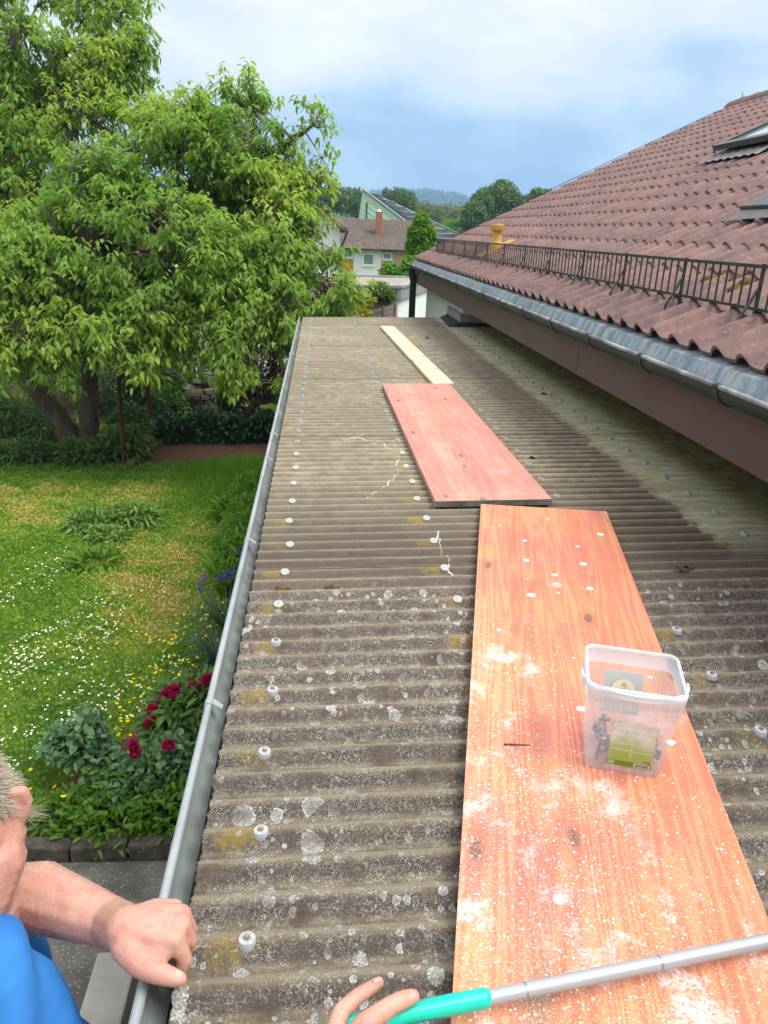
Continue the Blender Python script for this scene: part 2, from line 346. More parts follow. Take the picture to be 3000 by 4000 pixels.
def tile_mat(name, c1, c2, dirt, moss=0.5, pw=0.184, ps=0.25):
    m = M(name, 0.8, 0.25); P = m.pos(); X, Y, Z = m.sep(P)
    cell = m.n('ShaderNodeCombineXYZ', {0: m.math('FLOOR', m.math('MULTIPLY', Y, 1/pw)), 1: m.math('FLOOR', m.math('MULTIPLY', X, 1/ps)), 2: 0.0}).outputs[0]
    rnd = m.n('ShaderNodeTexWhiteNoise', {'Vector': cell}, noise_dimensions='3D').outputs[0]
    c = m.mix(rnd, c1, c2)
    n1 = m.noise(P, 9, 5, 0.6); n2 = m.noise(P, 75, 4, 0.75); n3 = m.noise(P, 2.0, 3)
    c = m.mix(m.math('MULTIPLY', m.ss(m.math('ADD', m.math('MULTIPLY', n1, 0.6), m.math('MULTIPLY', n2, 0.5)), 0.48, 0.70), 0.62), c, dirt)
    c = m.mix(m.math('MULTIPLY', m.ss(n3, 0.5, 0.7), 0.3), c, (0.20, 0.15, 0.10))
    c = m.mix(m.ss(m.noise(P, 42, 5, 0.75), 0.54, 0.68, 0, 0.45), c, (0.37, 0.29, 0.275))
    m.col(c); m.bump(m.math('ADD', n2, m.noise(P, 260, 2)), 0.35, 0.003); return m.m

def zinc_mat(name, c1, c2, streak=0.0, rough=0.45, metal=0.35):
    m = M(name, rough, 0.4, metal); P = m.pos()
    n1 = m.noise(P, 6, 5, 0.6); n2 = m.noise(P, 160, 3, 0.6)
    c = m.mix(m.ss(n1, 0.35, 0.65), c1, c2)
    c = m.mix(m.ss(n2, 0.56, 0.7, 0, 0.4), c, tuple(x*0.6 for x in c2))
    if streak:
        s = m.noise(m.map(P, (6, 17, 3.2)), 1.0, 4, 0.7)
        c = m.mix(m.ss(s, 0.42, 0.62, 0, streak), c, (0.40, 0.42, 0.43))
        s2 = m.noise(m.map(P, (6, 9, 2.0), (3, 1, 4)), 1.0, 4, 0.7)
        c = m.mix(m.ss(s2, 0.60, 0.70, 0, streak*0.7), c, (0.46, 0.45, 0.33))
    m.col(c); m.bump(n2, 0.06, 0.002); return m.m

MAT = {}
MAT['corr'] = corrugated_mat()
MAT['board1'] = board_mat('red_stained_board', (0.54, 0.185, 0.130), (0.59, 0.255, 0.115), (0.42, 0.100, 0.065), 1.0, 2.3, 0.7)
MAT['board2'] = board_mat('faded_red_board', (0.49, 0.205, 0.155), (0.53, 0.255, 0.185), (0.42, 0.16, 0.12), 0.2, 7.1, 0.45)
MAT['boardedge'] = simple('board_edge_wood', (0.17, 0.16, 0.15), (0.08, 0.075, 0.07), 14, 0.8)
MAT['plank'] = board_mat('raw_spruce', (0.55, 0.435, 0.30), (0.60, 0.51, 0.39), (0.50, 0.33, 0.18), 0.0, 4.4, 0.2)
MAT['zinc'] = zinc_mat('zinc_gutter', (0.33, 0.36, 0.37), (0.26, 0.29, 0.30), 0, 0.5, 0.15)
MAT['zinc_in'] = simple('gutter_inside', (0.25, 0.28, 0.275), (0.16, 0.18, 0.165), 5, 0.6, bump=0.1)
MAT['sludge'] = simple('gutter_sludge', (0.035, 0.04, 0.025), (0.012, 0.014, 0.009), 40, 0.9, bump=0.6)
MAT['crumb'] = simple('gutter_crumbs', (0.42, 0.38, 0.22), (0.2, 0.19, 0.09), 90, 0.9)
MAT['eavezinc'] = zinc_mat('streaked_zinc_strip', (0.245, 0.30, 0.355), (0.16, 0.205, 0.26), 0.85, 0.55, 0.1)
MAT['greengutter'] = simple('green_grey_gutter', (0.018, 0.056, 0.044), (0.010, 0.030, 0.024), 7, 0.5, bump=0.05)
MAT['bead'] = zinc_mat('gutter_bead', (0.36, 0.385, 0.39), (0.10, 0.11, 0.115), 0, 0.5, 0.1)
MAT['fascia'] = simple('brown_fascia_board', (0.112, 0.070, 0.066), (0.092, 0.058, 0.055), 3, 0.55)
MAT['tile'] = tile_mat('clay_tile', (0.250, 0.140, 0.122), (0.178, 0.110, 0.102), (0.085, 0.065, 0.070))
MAT['tile_bg'] = tile_mat('brown_roof_tile', (0.150, 0.112, 0.098), (0.115, 0.088, 0.080), (0.07, 0.053, 0.048), 0.3, 0.3, 0.35)
MAT['moss'] = simple('moss_cushion', (0.15, 0.09, 0.015), (0.055, 0.035, 0.010), 30, 0.95, bump=0.8, bscale=120)
MAT['guard'] = simple('painted_guard_iron', (0.040, 0.044, 0.045), (0.024, 0.026, 0.027), 20, 0.45, 0.4)
MAT['render'] = simple('rough_white_render', (0.72, 0.73, 0.72), (0.62, 0.63, 0.62), 8, 0.9, bump=0.7, bscale=120, bdist=0.01)
MAT['white'] = simple('white_wall_paint', (0.80, 0.80, 0.79), (0.72, 0.72, 0.71), 2, 0.9, bump=0.2)
MAT['orange'] = simple('ochre_wall_paint', (0.55, 0.29, 0.055), (0.50, 0.26, 0.05), 2, 0.9)
MAT['tan'] = simple('pink_tan_wall_paint', (0.52, 0.36, 0.25), (0.48, 0.33, 0.23), 2, 0.9)
MAT['greypanel'] = simple('grey_fibre_panel', (0.30, 0.29, 0.28), (0.24, 0.235, 0.23), 10, 0.8)
MAT['bitumen'] = simple('bitumen_flashing', (0.035, 0.036, 0.042), (0.02, 0.02, 0.024), 20, 0.6, bump=0.3)
MAT['yellowpipe'] = simple('ochre_vent_pipe', (0.55, 0.33, 0.07), (0.46, 0.26, 0.05), 9, 0.6)
MAT['darkframe'] = simple('dark_window_cladding', (0.06, 0.062, 0.065), (0.04, 0.042, 0.044), 10, 0.45, 0.4)
MAT['lead'] = simple('lead_flashing', (0.21, 0.19, 0.18), (0.14, 0.125, 0.12), 14, 0.5)
m = M('window_glass', 0.05, 0.8); m.col((0.10, 0.13, 0.14)); MAT['glass'] = m.m
m = M('skylight_glass', 0.04, 1.0); m.col((0.20, 0.25, 0.27)); MAT['skyglass'] = m.m
MAT['curtain'] = simple('teal_curtain_glass', (0.22, 0.33, 0.31), (0.14, 0.22, 0.21), 12, 0.3, 0.6)
MAT['frame'] = simple('white_window_frame', (0.82, 0.82, 0.82), (0.78, 0.78, 0.78), 2, 0.5)
MAT['gravel'] = simple('roof_gravel', (0.42, 0.37, 0.31), (0.20, 0.175, 0.15), 14, 0.95, bump=0.8, bscale=20, bdist=0.03)
MAT['concrete'] = simple('old_concrete', (0.33, 0.31, 0.28), (0.24, 0.225, 0.20), 5, 0.9, bump=0.4)
MAT['mint'] = simple('mint_cladding', (0.42, 0.60, 0.47), (0.38, 0.55, 0.43), 3, 0.6)
MAT['darkroof'] = simple('dark_brown_roof', (0.055, 0.045, 0.050), (0.035, 0.028, 0.032), 2, 0.5)
MAT['panelroof'] = simple('blue_grey_panel', (0.10, 0.115, 0.14), (0.075, 0.085, 0.105), 2, 0.35, 0.5)
MAT['chimney'] = simple('red_brown_chimney', (0.36, 0.155, 0.085), (0.30, 0.125, 0.07), 8, 0.8)
MAT['fencewood'] = simple('grey_fence_wood', (0.23, 0.19, 0.15), (0.15, 0.12, 0.095), 14, 0.85)
MAT['bark'] = None
def bark(name, c1, c2, c3):
    m = M(name, 0.95, 0.1); P = m.pos()
    n1 = m.noise(m.map(P, (9, 9, 3)), 1.0, 5, 0.65); n2 = m.noise(P, 5, 4); n3 = m.noise(m.map(P, (26, 26, 9)), 1.0, 4, 0.7)
    c = m.mix(m.ss(n1, 0.35, 0.65), c1, c2); c = m.mix(m.ss(n2, 0.50, 0.64, 0, 0.8), c, c3)
    c = m.mix(m.ss(n3, 0.62, 0.70, 0, 0.6), c, (0.36, 0.35, 0.33))
    m.col(c); m.bump(m.math('ADD', n1, n3), 0.9, 0.03); return m.m
MAT['bark'] = bark('cherry_bark', (0.075, 0.055, 0.045), (0.15, 0.105, 0.085), (0.095, 0.085, 0.02))
MAT['twig'] = simple('twig_bark', (0.15, 0.12, 0.10), (0.09, 0.07, 0.06), 12, 0.9)
MAT['rust'] = simple('rusty_iron', (0.13, 0.058, 0.03), (0.07, 0.032, 0.02), 14, 0.85, bump=0.4)
MAT['stone'] = simple('well_stone', (0.19, 0.17, 0.135), (0.10, 0.09, 0.07), 9, 0.95, bump=0.6, bscale=30, bdist=0.02)
MAT['soil'] = simple('brown_leaf_soil', (0.19, 0.082, 0.045), (0.08, 0.042, 0.028), 14, 0.95, bump=1.0, bscale=30, bdist=0.04)
MAT['gold'] = simple('pale_metal', (0.65, 0.62, 0.52), (0.55, 0.52, 0.44), 5, 0.35, 0.5, 0.3)
MAT['bolt'] = simple('zinc_bolt', (0.36, 0.34, 0.31), (0.25, 0.23, 0.21), 200, 0.4, 0.5, 0.5)
MAT['rubber'] = simple('grey_sleeve', (0.33, 0.36, 0.39), (0.25, 0.275, 0.30), 90, 0.6)
MAT['washer'] = simple('white_washer', (0.44, 0.44, 0.43), (0.30, 0.295, 0.28), 120, 0.6)
MAT['washergrey'] = simple('grey_washer', (0.40, 0.41, 0.41), (0.28, 0.285, 0.285), 120, 0.6)
MAT['sealant'] = simple('white_sealant', (0.54, 0.52, 0.45), (0.34, 0.31, 0.24), 60, 0.8, lo=0.3, hi=0.5)
MAT['deadleaf'] = simple('dead_leaf', (0.13, 0.065, 0.03), (0.06, 0.03, 0.016), 60, 0.8)
MAT['bluecloth'] = None
m = M('blue_shirt_cloth', 0.85, 0.15); P = m.pos()
n1 = m.noise(P, 900, 2); n2 = m.noise(P, 10, 3)
m.col(m.mix(m.ss(n2, 0.3, 0.7), (0.028, 0.14, 0.40), (0.04, 0.19, 0.50))); m.bump(n1, 0.35, 0.0015); MAT['bluecloth'] = m.m
m = M('skin', 0.5, 0.35); P = m.pos()
n1 = m.noise(P, 16, 4, 0.6); n2 = m.noise(P, 320, 3, 0.6); n3 = m.noise(P, 45, 3)
c = m.mix(m.ss(n1, 0.32, 0.68), (0.50, 0.30, 0.225), (0.50, 0.235, 0.185)); c = m.mix(m.ss(n3, 0.50, 0.68, 0, 0.5), c, (0.44, 0.17, 0.135)); c = m.mix(m.ss(m.noise(P, 140, 3), 0.60, 0.72, 0, 0.35), c, (0.36, 0.19, 0.13))
m.col(c); m.bump(m.math('ADD', n2, m.math('MULTIPLY', m.noise(m.map(P, (120, 120, 120)), 1.0, 2, 0.5, 1.0), 0.7)), 0.45, 0.0018)
m.b.inputs['Subsurface Weight'].default_value = 0.12; m.b.inputs['Subsurface Radius'].default_value = (0.012, 0.005, 0.003); m.b.inputs['Subsurface Scale'].default_value = 0.6
MAT['skin'] = m.m
m = M('fingernail_horn', 0.45, 0.35); m.col((0.50, 0.33, 0.27)); MAT['nail'] = m.m
MAT['hair'] = simple('ash_blond_hair', (0.52, 0.45, 0.35), (0.34, 0.29, 0.22), 60, 0.5, 0.4)
MAT['jeans'] = simple('dark_jeans', (0.05, 0.065, 0.10), (0.035, 0.045, 0.07), 30, 0.9)
m = M('turquoise_handle_plastic', 0.4, 0.45); P = m.obj()
m.col(m.mix(m.ss(m.noise(P, 25, 4), 0.3, 0.7), (0.0, 0.46, 0.33), (0.005, 0.56, 0.41))); m.bump(m.noise(P, 400, 2), 0.1, 0.001); MAT['turq'] = m.m
m = M('grey_pole_lacquer', 0.38, 0.5, 0.25); P = m.pos()
n1 = m.noise(P, 60, 4, 0.7); m.col(m.mix(m.ss(n1, 0.62, 0.72), (0.37, 0.38, 0.40), (0.20, 0.20, 0.21))); MAT['pole'] = m.m
# milky bucket plastic
m = M('milky_clear_plastic', 0.35, 0.5)
m.b.inputs['Base Color'].default_value = (0.80, 0.81, 0.84, 1)
trp = m.n('ShaderNodeBsdfTransparent', {'Color': (0.97, 0.97, 0.98, 1)}); trl = m.n('ShaderNodeBsdfTranslucent', {'Color': (0.82, 0.83, 0.86, 1)})
a1 = m.n('ShaderNodeMixShader', {0: 0.45, 1: m.b.outputs[0], 2: trl.outputs[0]})
a2 = m.n('ShaderNodeMixShader', {0: 0.20, 1: trp.outputs[0], 2: a1.outputs[0]})
m.t.links.new(a2.outputs[0], m.out.inputs[0]); MAT['milk'] = m.m
m = M('milky_rim_plastic', 0.35, 0.5)
m.b.inputs['Base Color'].default_value = (0.82, 0.83, 0.86, 1)
trp = m.n('ShaderNodeBsdfTransparent', {'Color': (0.97, 0.97, 0.98, 1)}); a2 = m.n('ShaderNodeMixShader', {0: 0.50, 1: trp.outputs[0], 2: m.b.outputs[0]})
m.t.links.new(a2.outputs[0], m.out.inputs[0]); MAT['milkrim'] = m.m
# printed labels
m = M('green_printed_label', 0.4, 0.4); V = m.obj(); X, Y, Z = m.sep(V)
c = m.mix(m.ss(Z, 0.045, 0.105), (0.30, 0.40, 0.07), (0.70, 0.72, 0.68)); c = m.mix(m.ss(m.noise(V, 22, 3), 0.4, 0.6, 0, 0.6), c, (0.34, 0.45, 0.12))
bk = m.n('ShaderNodeTexBrick', {'Vector': m.map(m.n('ShaderNodeCombineXYZ', {0: X, 1: Z, 2: 0.0}).outputs[0], (1, 1, 1)), 'Scale': 1.0, 'Mortar Size': 0.0009, 'Brick Width': 0.009, 'Row Height': 0.0022, 'Mortar Smooth': 0.1})
tx = m.math('MULTIPLY', m.math('SUBTRACT', 1.0, bk.outputs['Fac']), m.ss(m.noise(V, 420, 2), 0.42, 0.55))
c = m.mix(m.math('MULTIPLY', tx, 0.45), c, (0.16, 0.19, 0.11)); m.col(c); MAT['label'] = m.m
MAT['labelstrip'] = simple('dark_green_print', (0.17, 0.25, 0.015), (0.14, 0.21, 0.015), 20, 0.4)
MAT['labelline'] = simple('pale_green_print', (0.62, 0.70, 0.45), (0.55, 0.63, 0.40), 20, 0.4)
m = M('pale_blue_paper', 0.6, 0.3); m.col(m.mix(m.noise(m.obj(), 30, 3), (0.88, 0.94, 0.90), (0.82, 0.90, 0.87)))
tl2 = m.n('ShaderNodeBsdfTranslucent', {'Color': (0.90, 0.97, 0.93, 1)}); mx2 = m.n('ShaderNodeMixShader', {0: 0.55, 1: m.b.outputs[0], 2: tl2.outputs[0]}); m.t.links.new(mx2.outputs[0], m.out.inputs[0]); MAT['labelback'] = m.m
MAT['labelsun'] = simple('pale_orange_print', (0.92, 0.86, 0.62), (0.88, 0.82, 0.58), 30, 0.6)
MAT['ink'] = simple('dark_print', (0.10, 0.10, 0.09), (0.08, 0.08, 0.07), 30, 0.6)
MAT['inkgrey'] = simple('grey_print', (0.33, 0.34, 0.30), (0.3, 0.31, 0.27), 30, 0.6)
MAT['paper'] = simple('white_print', (0.78, 0.78, 0.76), (0.74, 0.74, 0.72), 30, 0.6)
# foliage
MAT['cherry'] = leafmat('cherry_leaf', [(0, (0.100, 0.190, 0.040)), (0.35, (0.195, 0.325, 0.062)), (0.7, (0.295, 0.415, 0.080)), (1, (0.42, 0.46, 0.095))], 0.52)
MAT['dark'] = leafmat('dark_shrub_leaf', [(0, (0.016, 0.042, 0.016)), (0.6, (0.035, 0.085, 0.026)), (1, (0.065, 0.14, 0.040))], 0.2)
MAT['mid'] = leafmat('garden_leaf', [(0, (0.050, 0.105, 0.028)), (0.6, (0.105, 0.200, 0.042)), (1, (0.18, 0.28, 0.06))], 0.3)
MAT['bright'] = leafmat('bright_leaf', [(0, (0.065, 0.155, 0.016)), (0.6, (0.12, 0.25, 0.022)), (1, (0.20, 0.34, 0.04))], 0.35)
MAT['rose'] = leafmat('rose_leaf', [(0, (0.055, 0.125, 0.050)), (0.6, (0.110, 0.215, 0.085)), (0.93, (0.17, 0.27, 0.11)), (1, (0.55, 0.42, 0.03))], 0.25, 0.4, 0.4)
MAT['copper'] = leafmat('copper_leaf', [(0, (0.030, 0.012, 0.011)), (0.6, (0.080, 0.028, 0.024)), (1, (0.16, 0.06, 0.04))], 0.25)
MAT['yellowleaf'] = leafmat('yellow_leaf', [(0, (0.13, 0.17, 0.01)), (1, (0.42, 0.38, 0.02))], 0.3)
MAT['bluegreen'] = leafmat('blue_green_blade', [(0, (0.035, 0.085, 0.045)), (1, (0.10, 0.18, 0.11))], 0.25)
MAT['grass'] = leafmat('lawn_grass', [(0, (0.070, 0.165, 0.020)), (0.4, (0.160, 0.310, 0.034)), (0.72, (0.37, 0.39, 0.075)), (1, (0.52, 0.40, 0.15))], 0.3, 0.7, 0.1)
MAT['farleaf'] = leafmat('far_leaf', [(0, (0.050, 0.095, 0.028)), (0.6, (0.095, 0.170, 0.045)), (1, (0.15, 0.23, 0.06))], 0.25)
MAT['farbrown'] = leafmat('far_budding_leaf', [(0, (0.07, 0.095, 0.030)), (0.6, (0.14, 0.165, 0.05)), (1, (0.21, 0.20, 0.08))], 0.25)
MAT['conifer'] = leafmat('conifer_needles', [(0, (0.018, 0.040, 0.020)), (1, (0.045, 0.085, 0.035))], 0.0, 0.9, 0.05)
def petal(name, c1, c2): return leafmat(name, [(0, c1), (1, c2)], 0.2, 0.6, 0.2)
MAT['redpetal'] = petal('crimson_petal', (0.24, 0.006, 0.045), (0.50, 0.012, 0.10))
MAT['whitepetal'] = petal('white_petal', (0.74, 0.74, 0.74), (0.85, 0.85, 0.85))
MAT['yellowpetal'] = petal('yellow_petal', (0.70, 0.50, 0.01), (0.85, 0.68, 0.02))
MAT['violet'] = petal('violet_petal', (0.06, 0.035, 0.22), (0.13, 0.09, 0.36))
MAT['lilac'] = petal('lilac_petal', (0.16, 0.09, 0.20), (0.28, 0.17, 0.33))

# ------------------------------------------------------------------ the ground
LAWN_GROUND = simple('lawn_ground', (0.085, 0.125, 0.018), (0.045, 0.075, 0.012), 3.0, 0.95, bump=0.6, bscale=40, bdist=0.03)
def terrain_z(r):
    return np.interp(r, [0, 120, 300, 600, 900, 1200, 1500, 1700, 2400], [-0.0, -0.3, 3.0, 15.0, 22.0, 30.0, 44, 50.0, 55.0])
# one sheet: fine near the garden, coarse to the horizon
ang = np.radians(np.arange(0, 361, 7.5)); rad = np.array([0, 2, 5, 10, 20, 40, 80, 120, 200, 300, 450, 600, 900, 1200, 1600, 2400, 4000])
V = []; 
for r in rad:
    for a in ang[:-1]: V.append((r*np.sin(a), r*np.cos(a), float(terrain_z(r)) - 0.004 if r > 40 else -0.004))
na = len(ang)-1
F = [(i*na+k, (i+1)*na+k, (i+1)*na+(k+1) % na, i*na+(k+1) % na) for i in range(len(rad)-1) for k in range(na)]
m = M('meadow_ground', 0.95, 0.1); P = m.pos(); X, Y, Z = m.sep(P)
near = m.mix(m.ss(m.noise(P, 2.2, 5), 0.35, 0.65), (0.065, 0.11, 0.018), (0.13, 0.165, 0.028))
far = m.mix(m.ss(m.noise(P, 0.012, 3), 0.42, 0.58), (0.10, 0.13, 0.04), (0.28, 0.21, 0.13))
m.col(m.mix(m.ss(Y, 60, 200), near, far)); m.bump(m.noise(P, 30, 4), 0.4, 0.02)
tag(npobj('ground', V, F, m.m), kind='structure')
# paved path
path = MB().prism([(-7, -2), (-0.25, -2), (-0.25, 3.46), (-7, 3.60)], -0.02, 0.012)
m = M('washed_concrete', 0.9, 0.2); P = m.pos()
c = m.mix(m.ss(m.noise(P, 4, 5), 0.35, 0.65), (0.085, 0.078, 0.068), (0.14, 0.13, 0.115))
vo = m.n('ShaderNodeTexVoronoi', {'Vector': P, 'Scale': 75.0}); rr = m.sep(vo.outputs['Color'])
pb = m.math('MULTIPLY', m.ss(vo.outputs['Distance'], 0.38, 0.22), m.math('LESS_THAN', rr[0], 0.28))
c = m.mix(m.math('MULTIPLY', pb, 0.8), c, (0.38, 0.36, 0.32)); m.col(c); m.bump(m.noise(P, 110, 4, 0.7), 0.6, 0.006)
tag(path.build('path', m.m), kind='structure')
tag(npobj('soil_bed', [(-2.86, 11.25, 0.004), (-0.2, 11.9, 0.004), (-0.2, 12.75, 0.004), (-2.72, 12.6, 0.004)], [(0, 1, 2, 3)], MAT['soil']), kind='structure')
tag(npobj('planting_bed', [(-2.0, 3.62, 0.004), (-0.3, 3.62, 0.004), (-0.3, 9.3, 0.004), (-0.95, 9.3, 0.004), (-1.1, 5.2, 0.004)], [(0, 1, 2, 3, 4)], MAT['soil']), kind='structure')

# wooded hill far away
hx = np.linspace(-500, 700, 61); hy = np.linspace(1250, 1800, 16); HV = []
for y in hy:
    for x in hx:
        t = max(0.0, 1 - ((y-1520)/270)**2)
        p = np.interp(x, [-500, -200, 0, 90, 150, 200, 240, 280, 320, 420, 700], [2, 6, 12, 24, 31, 31, 28, 19, 7, 0, 0])
        HV.append((x, y, float(terrain_z(math.hypot(x, y))) - 6 + p*t**0.6))
HF = [(j*61+i, j*61+i+1, (j+1)*61+i+1, (j+1)*61+i) for j in range(15) for i in range(60)]
tag(npobj('hill', HV, HF, simple('hill_floor', (0.03, 0.045, 0.02), (0.02, 0.03, 0.014), 0.02, 0.95)), kind='structure')
HVn = np.array(HV); V = []; F = []; var = []
idx = RNG.integers(0, len(HVn), 5200)
for i in idx:
    b = HVn[i] + np.array([RNG.uniform(-10, 10), RNG.uniform(-18, 18), -1]); h = RNG.uniform(9, 15); r = h*RNG.uniform(0.22, 0.34); k = len(V); vv = RNG.uniform(0, 1)
    for q in range(5):
        a = q*1.2566 + vv; V.append(b + np.array([r*math.cos(a), r*math.sin(a), h*0.12]))
    V.append(b + np.array([0, 0, h])); var += [vv]*6
    for q in range(5): F.append((k+q, k+(q+1) % 5, k+5))
tag(npobj('hill_forest', V, F, MAT['conifer'], var=var), 'dark conifer forest covering the distant blue hill', 'forest', kind='stuff')

# ------------------------------------------------------------------ garage with corrugated roof
ga = empty('garage', (0.9, 5, 0), 'low garage with a lichen spotted corrugated fibre cement roof and zinc gutter', 'garage')
GP = Vector((-0.9, -5, 0))            # children carry world coordinates
def G(o): o.location = o.location + GP; return o
X0, X1 = -0.214, 2.35
xs = np.array([X0, X0+0.004] + list(np.linspace(X0+0.1, X1, 24)))
shY = [0.36]; y = 2.252 - 3*11*PITCH
SH = [y + k*11*PITCH for k in range(0, 40)]
SH = [s for s in SH if s < 9.7]; SH.append(9.82)
for k in range(len(SH)-1):
    a, b = SH[k], SH[k+1]; n = int(round((b-a)/PITCH*14)); ys = np.linspace(a, b, n+1)
    dz = 0.0022*((k % 2)) 
    V = []
    for j, yv in enumerate(ys):
        for i, x in enumerate(xs):
            jag = RNG.normal(0, 0.0016) if i == 0 else 0
            V.append((x+jag, yv, float(roof_z(x, yv)) + dz))
    nx = len(xs); ny = len(ys)
    F = [(j*nx+i, j*nx+i+1, (j+1)*nx+i+1, (j+1)*nx+i) for j in range(ny-1) for i in range(nx-1)]
    b0 = len(V)                                        # cut edge along the gutter, near and far end
    V += [(V[j*nx][0]+0.001, V[j*nx][1], V[j*nx][2]-0.006) for j in range(ny)]
    F += [(j*nx, (j+1)*nx, b0+j+1, b0+j) for j in range(ny-1)]
    if k == len(SH)-2:
        b1 = len(V); V += [(V[(ny-1)*nx+i][0], V[(ny-1)*nx+i][1], V[(ny-1)*nx+i][2]-0.006) for i in range(nx)]
        F += [((ny-1)*nx+i, b1+i, b1+i+1, (ny-1)*nx+i+1) for i in range(nx-1)]
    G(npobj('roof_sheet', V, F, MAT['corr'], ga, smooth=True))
# walls and eaves boards
G(MB().box(-0.10, 2.3, -0.5, 9.70, 0, 2.40).build('wall', MAT['concrete'], ga))
G(MB().box(-0.185, -0.165, -0.4, 9.80, 2.400, 2.452).build('eaves_flashing', MAT['zinc'], ga))
# gutter: half round with rolled bead
gu = MB(); gc = (-0.208, 2.474)
prof = [(gc[0]+0.052*math.cos(t), 0, gc[1]+0.058*math.sin(t)) for t in np.linspace(math.pi, 1.85*math.pi, 15)]
gu.extr(prof, (0, -0.4, 0), (0, 9.78, 0), closed=False, smooth=True)
prof2 = [(gc[0]+0.0505*math.cos(t), 0, gc[1]+0.0565*math.sin(t)) for t in np.linspace(1.85*math.pi, math.pi, 15)]
gu.extr(prof2, (0, -0.4, 0), (0, 9.78, 0), closed=False, smooth=True)
gu.m = 1; gu.tube([(-0.2605, -0.4, 2.481), (-0.2605, 9.78, 2.481)], 0.0088, 12)
gut = G(gu.build('gutter', [MAT['zinc_in'], MAT['zinc']], ga))
def sub(o, p):                                            # child of a part whose mesh already sits in world coordinates
    o.parent = p; return o
sl_ = MB()
for k in range(420):
    yv = RNG.uniform(0.3, 9.6); xx = -0.214+RNG.normal(0, 0.004); s = RNG.uniform(0.002, 0.0055)
    sl_.lathe([(s, 0), (s*0.6, s*0.9), (0, s*1.1)], (xx, yv, 2.4225), 5)
o = sl_.build('gutter_debris', MAT['crumb'], gut); tag(o, kind='stuff')
MB().box(-0.228, -0.19, -0.39, 9.7, 2.4205, 2.4235).build('sludge', MAT['sludge'], gut)
for yv in (1.52, 2.512, 3.545, 4.02, 4.531, 5.3, 5.941, 6.9, 7.9, 8.9):
    s = MB(); r = 0.0108
    s.extr([(-0.2605+r*math.cos(t), 0, 2.481+r*math.sin(t)) for t in np.linspace(0, 2*math.pi, 15)[:-1]], (0, yv-0.011, 0), (0, yv+0.011, 0))
    s.add([(-0.251, yv-0.011, 2.489), (-0.228, yv-0.013, 2.476), (-0.228, yv+0.004, 2.476), (-0.251, yv+0.011, 2.489),
           (-0.251, yv-0.011, 2.4875), (-0.228, yv-0.013, 2.4745), (-0.228, yv+0.004, 2.4745), (-0.251, yv+0.011, 2.4875)],
          [(0,1,2,3), (7,6,5,4), (0,4,5,1), (1,5,6,2), (2,6,7,3), (3,7,4,0)])
    s.build('gutter_bracket', MAT['zinc'], gut)
# screws: sleeve, washer, hexagon head
def screw_mesh(wm):
    s = MB(); s.m = 0; s.lathe([(0.0165, -0.006), (0.0155, 0.001), (0.0135, 0.0035), (0.0130, 0.0042)], (0,0,0), 16, True)
    s.m = 1; s.lathe([(0.0132, 0.0040), (0.0132, 0.0054), (0.0122, 0.0060), (0.0065, 0.0063)], (0,0,0), 18)
    s.m = 2; s.lathe([(0.0064, 0.006), (0.0062, 0.0072), (0.0046, 0.0074), (0.0046, 0.0122), (0.0038, 0.0130)], (0,0,0), 6)
    return s.mesh('roof_screw', [MAT['rubber'], MAT[wm], MAT['bolt']])
SCREW = screw_mesh('washer'); GREYSCREW = screw_mesh('washergrey')
s = MB(); s.lathe([(0.0150, -0.007), (0.0145, 0.0010), (0.0125, 0.0018), (0.0040, 0.0020)], (0,0,0), 18); s.m = 1; s.lathe([(0.0035, 0.0018), (0.0030, 0.0026)], (0,0,0), 8)
OLDW = s.mesh('old_washer', [MAT['washer'], MAT['bolt']])
def under_board(x, y):
    if 0.5 < y < 2.80 and 0.18 + (y-0.69)*0.224 - 0.03 < x < 0.70 + (y-0.81)*0.235 + 0.03: return True
    if 2.77 < y < 5.30 and 0.44 < x < 0.98: return True
    if 5.2 < y < 8.75 and 0.81 - (y-5.3)*0.037 - .02 < x < 0.98 - (y-5.3)*0.037 + .02: return True
    return False
for xc in (-0.115, 0.42, 1.01, 1.60):
    for k in range(-1, 39):
        yv = CR0 + k*0.2289 + RNG.normal(0, 0.002); xx = xc + RNG.normal(0, 0.004)
        if yv > 9.75 or under_board(xx, yv): continue
        old = xc < 0.5 and 2.0 < yv < 3.8
        inst('washer' if old else 'roof_screw', OLDW if old else (SCREW if yv < 2.1 and xc < 1.3 else GREYSCREW), ga, (xx + GP.x, yv - (0.008 if old else 0.003) + GP.y, float(roof_z(xx, yv)) - (0.0 if old else 0.0005)),
             ((0.35, 0, 0) if old else (RNG.normal(0.06, 0.05), RNG.normal(0, 0.05), RNG.uniform(0, 1))))
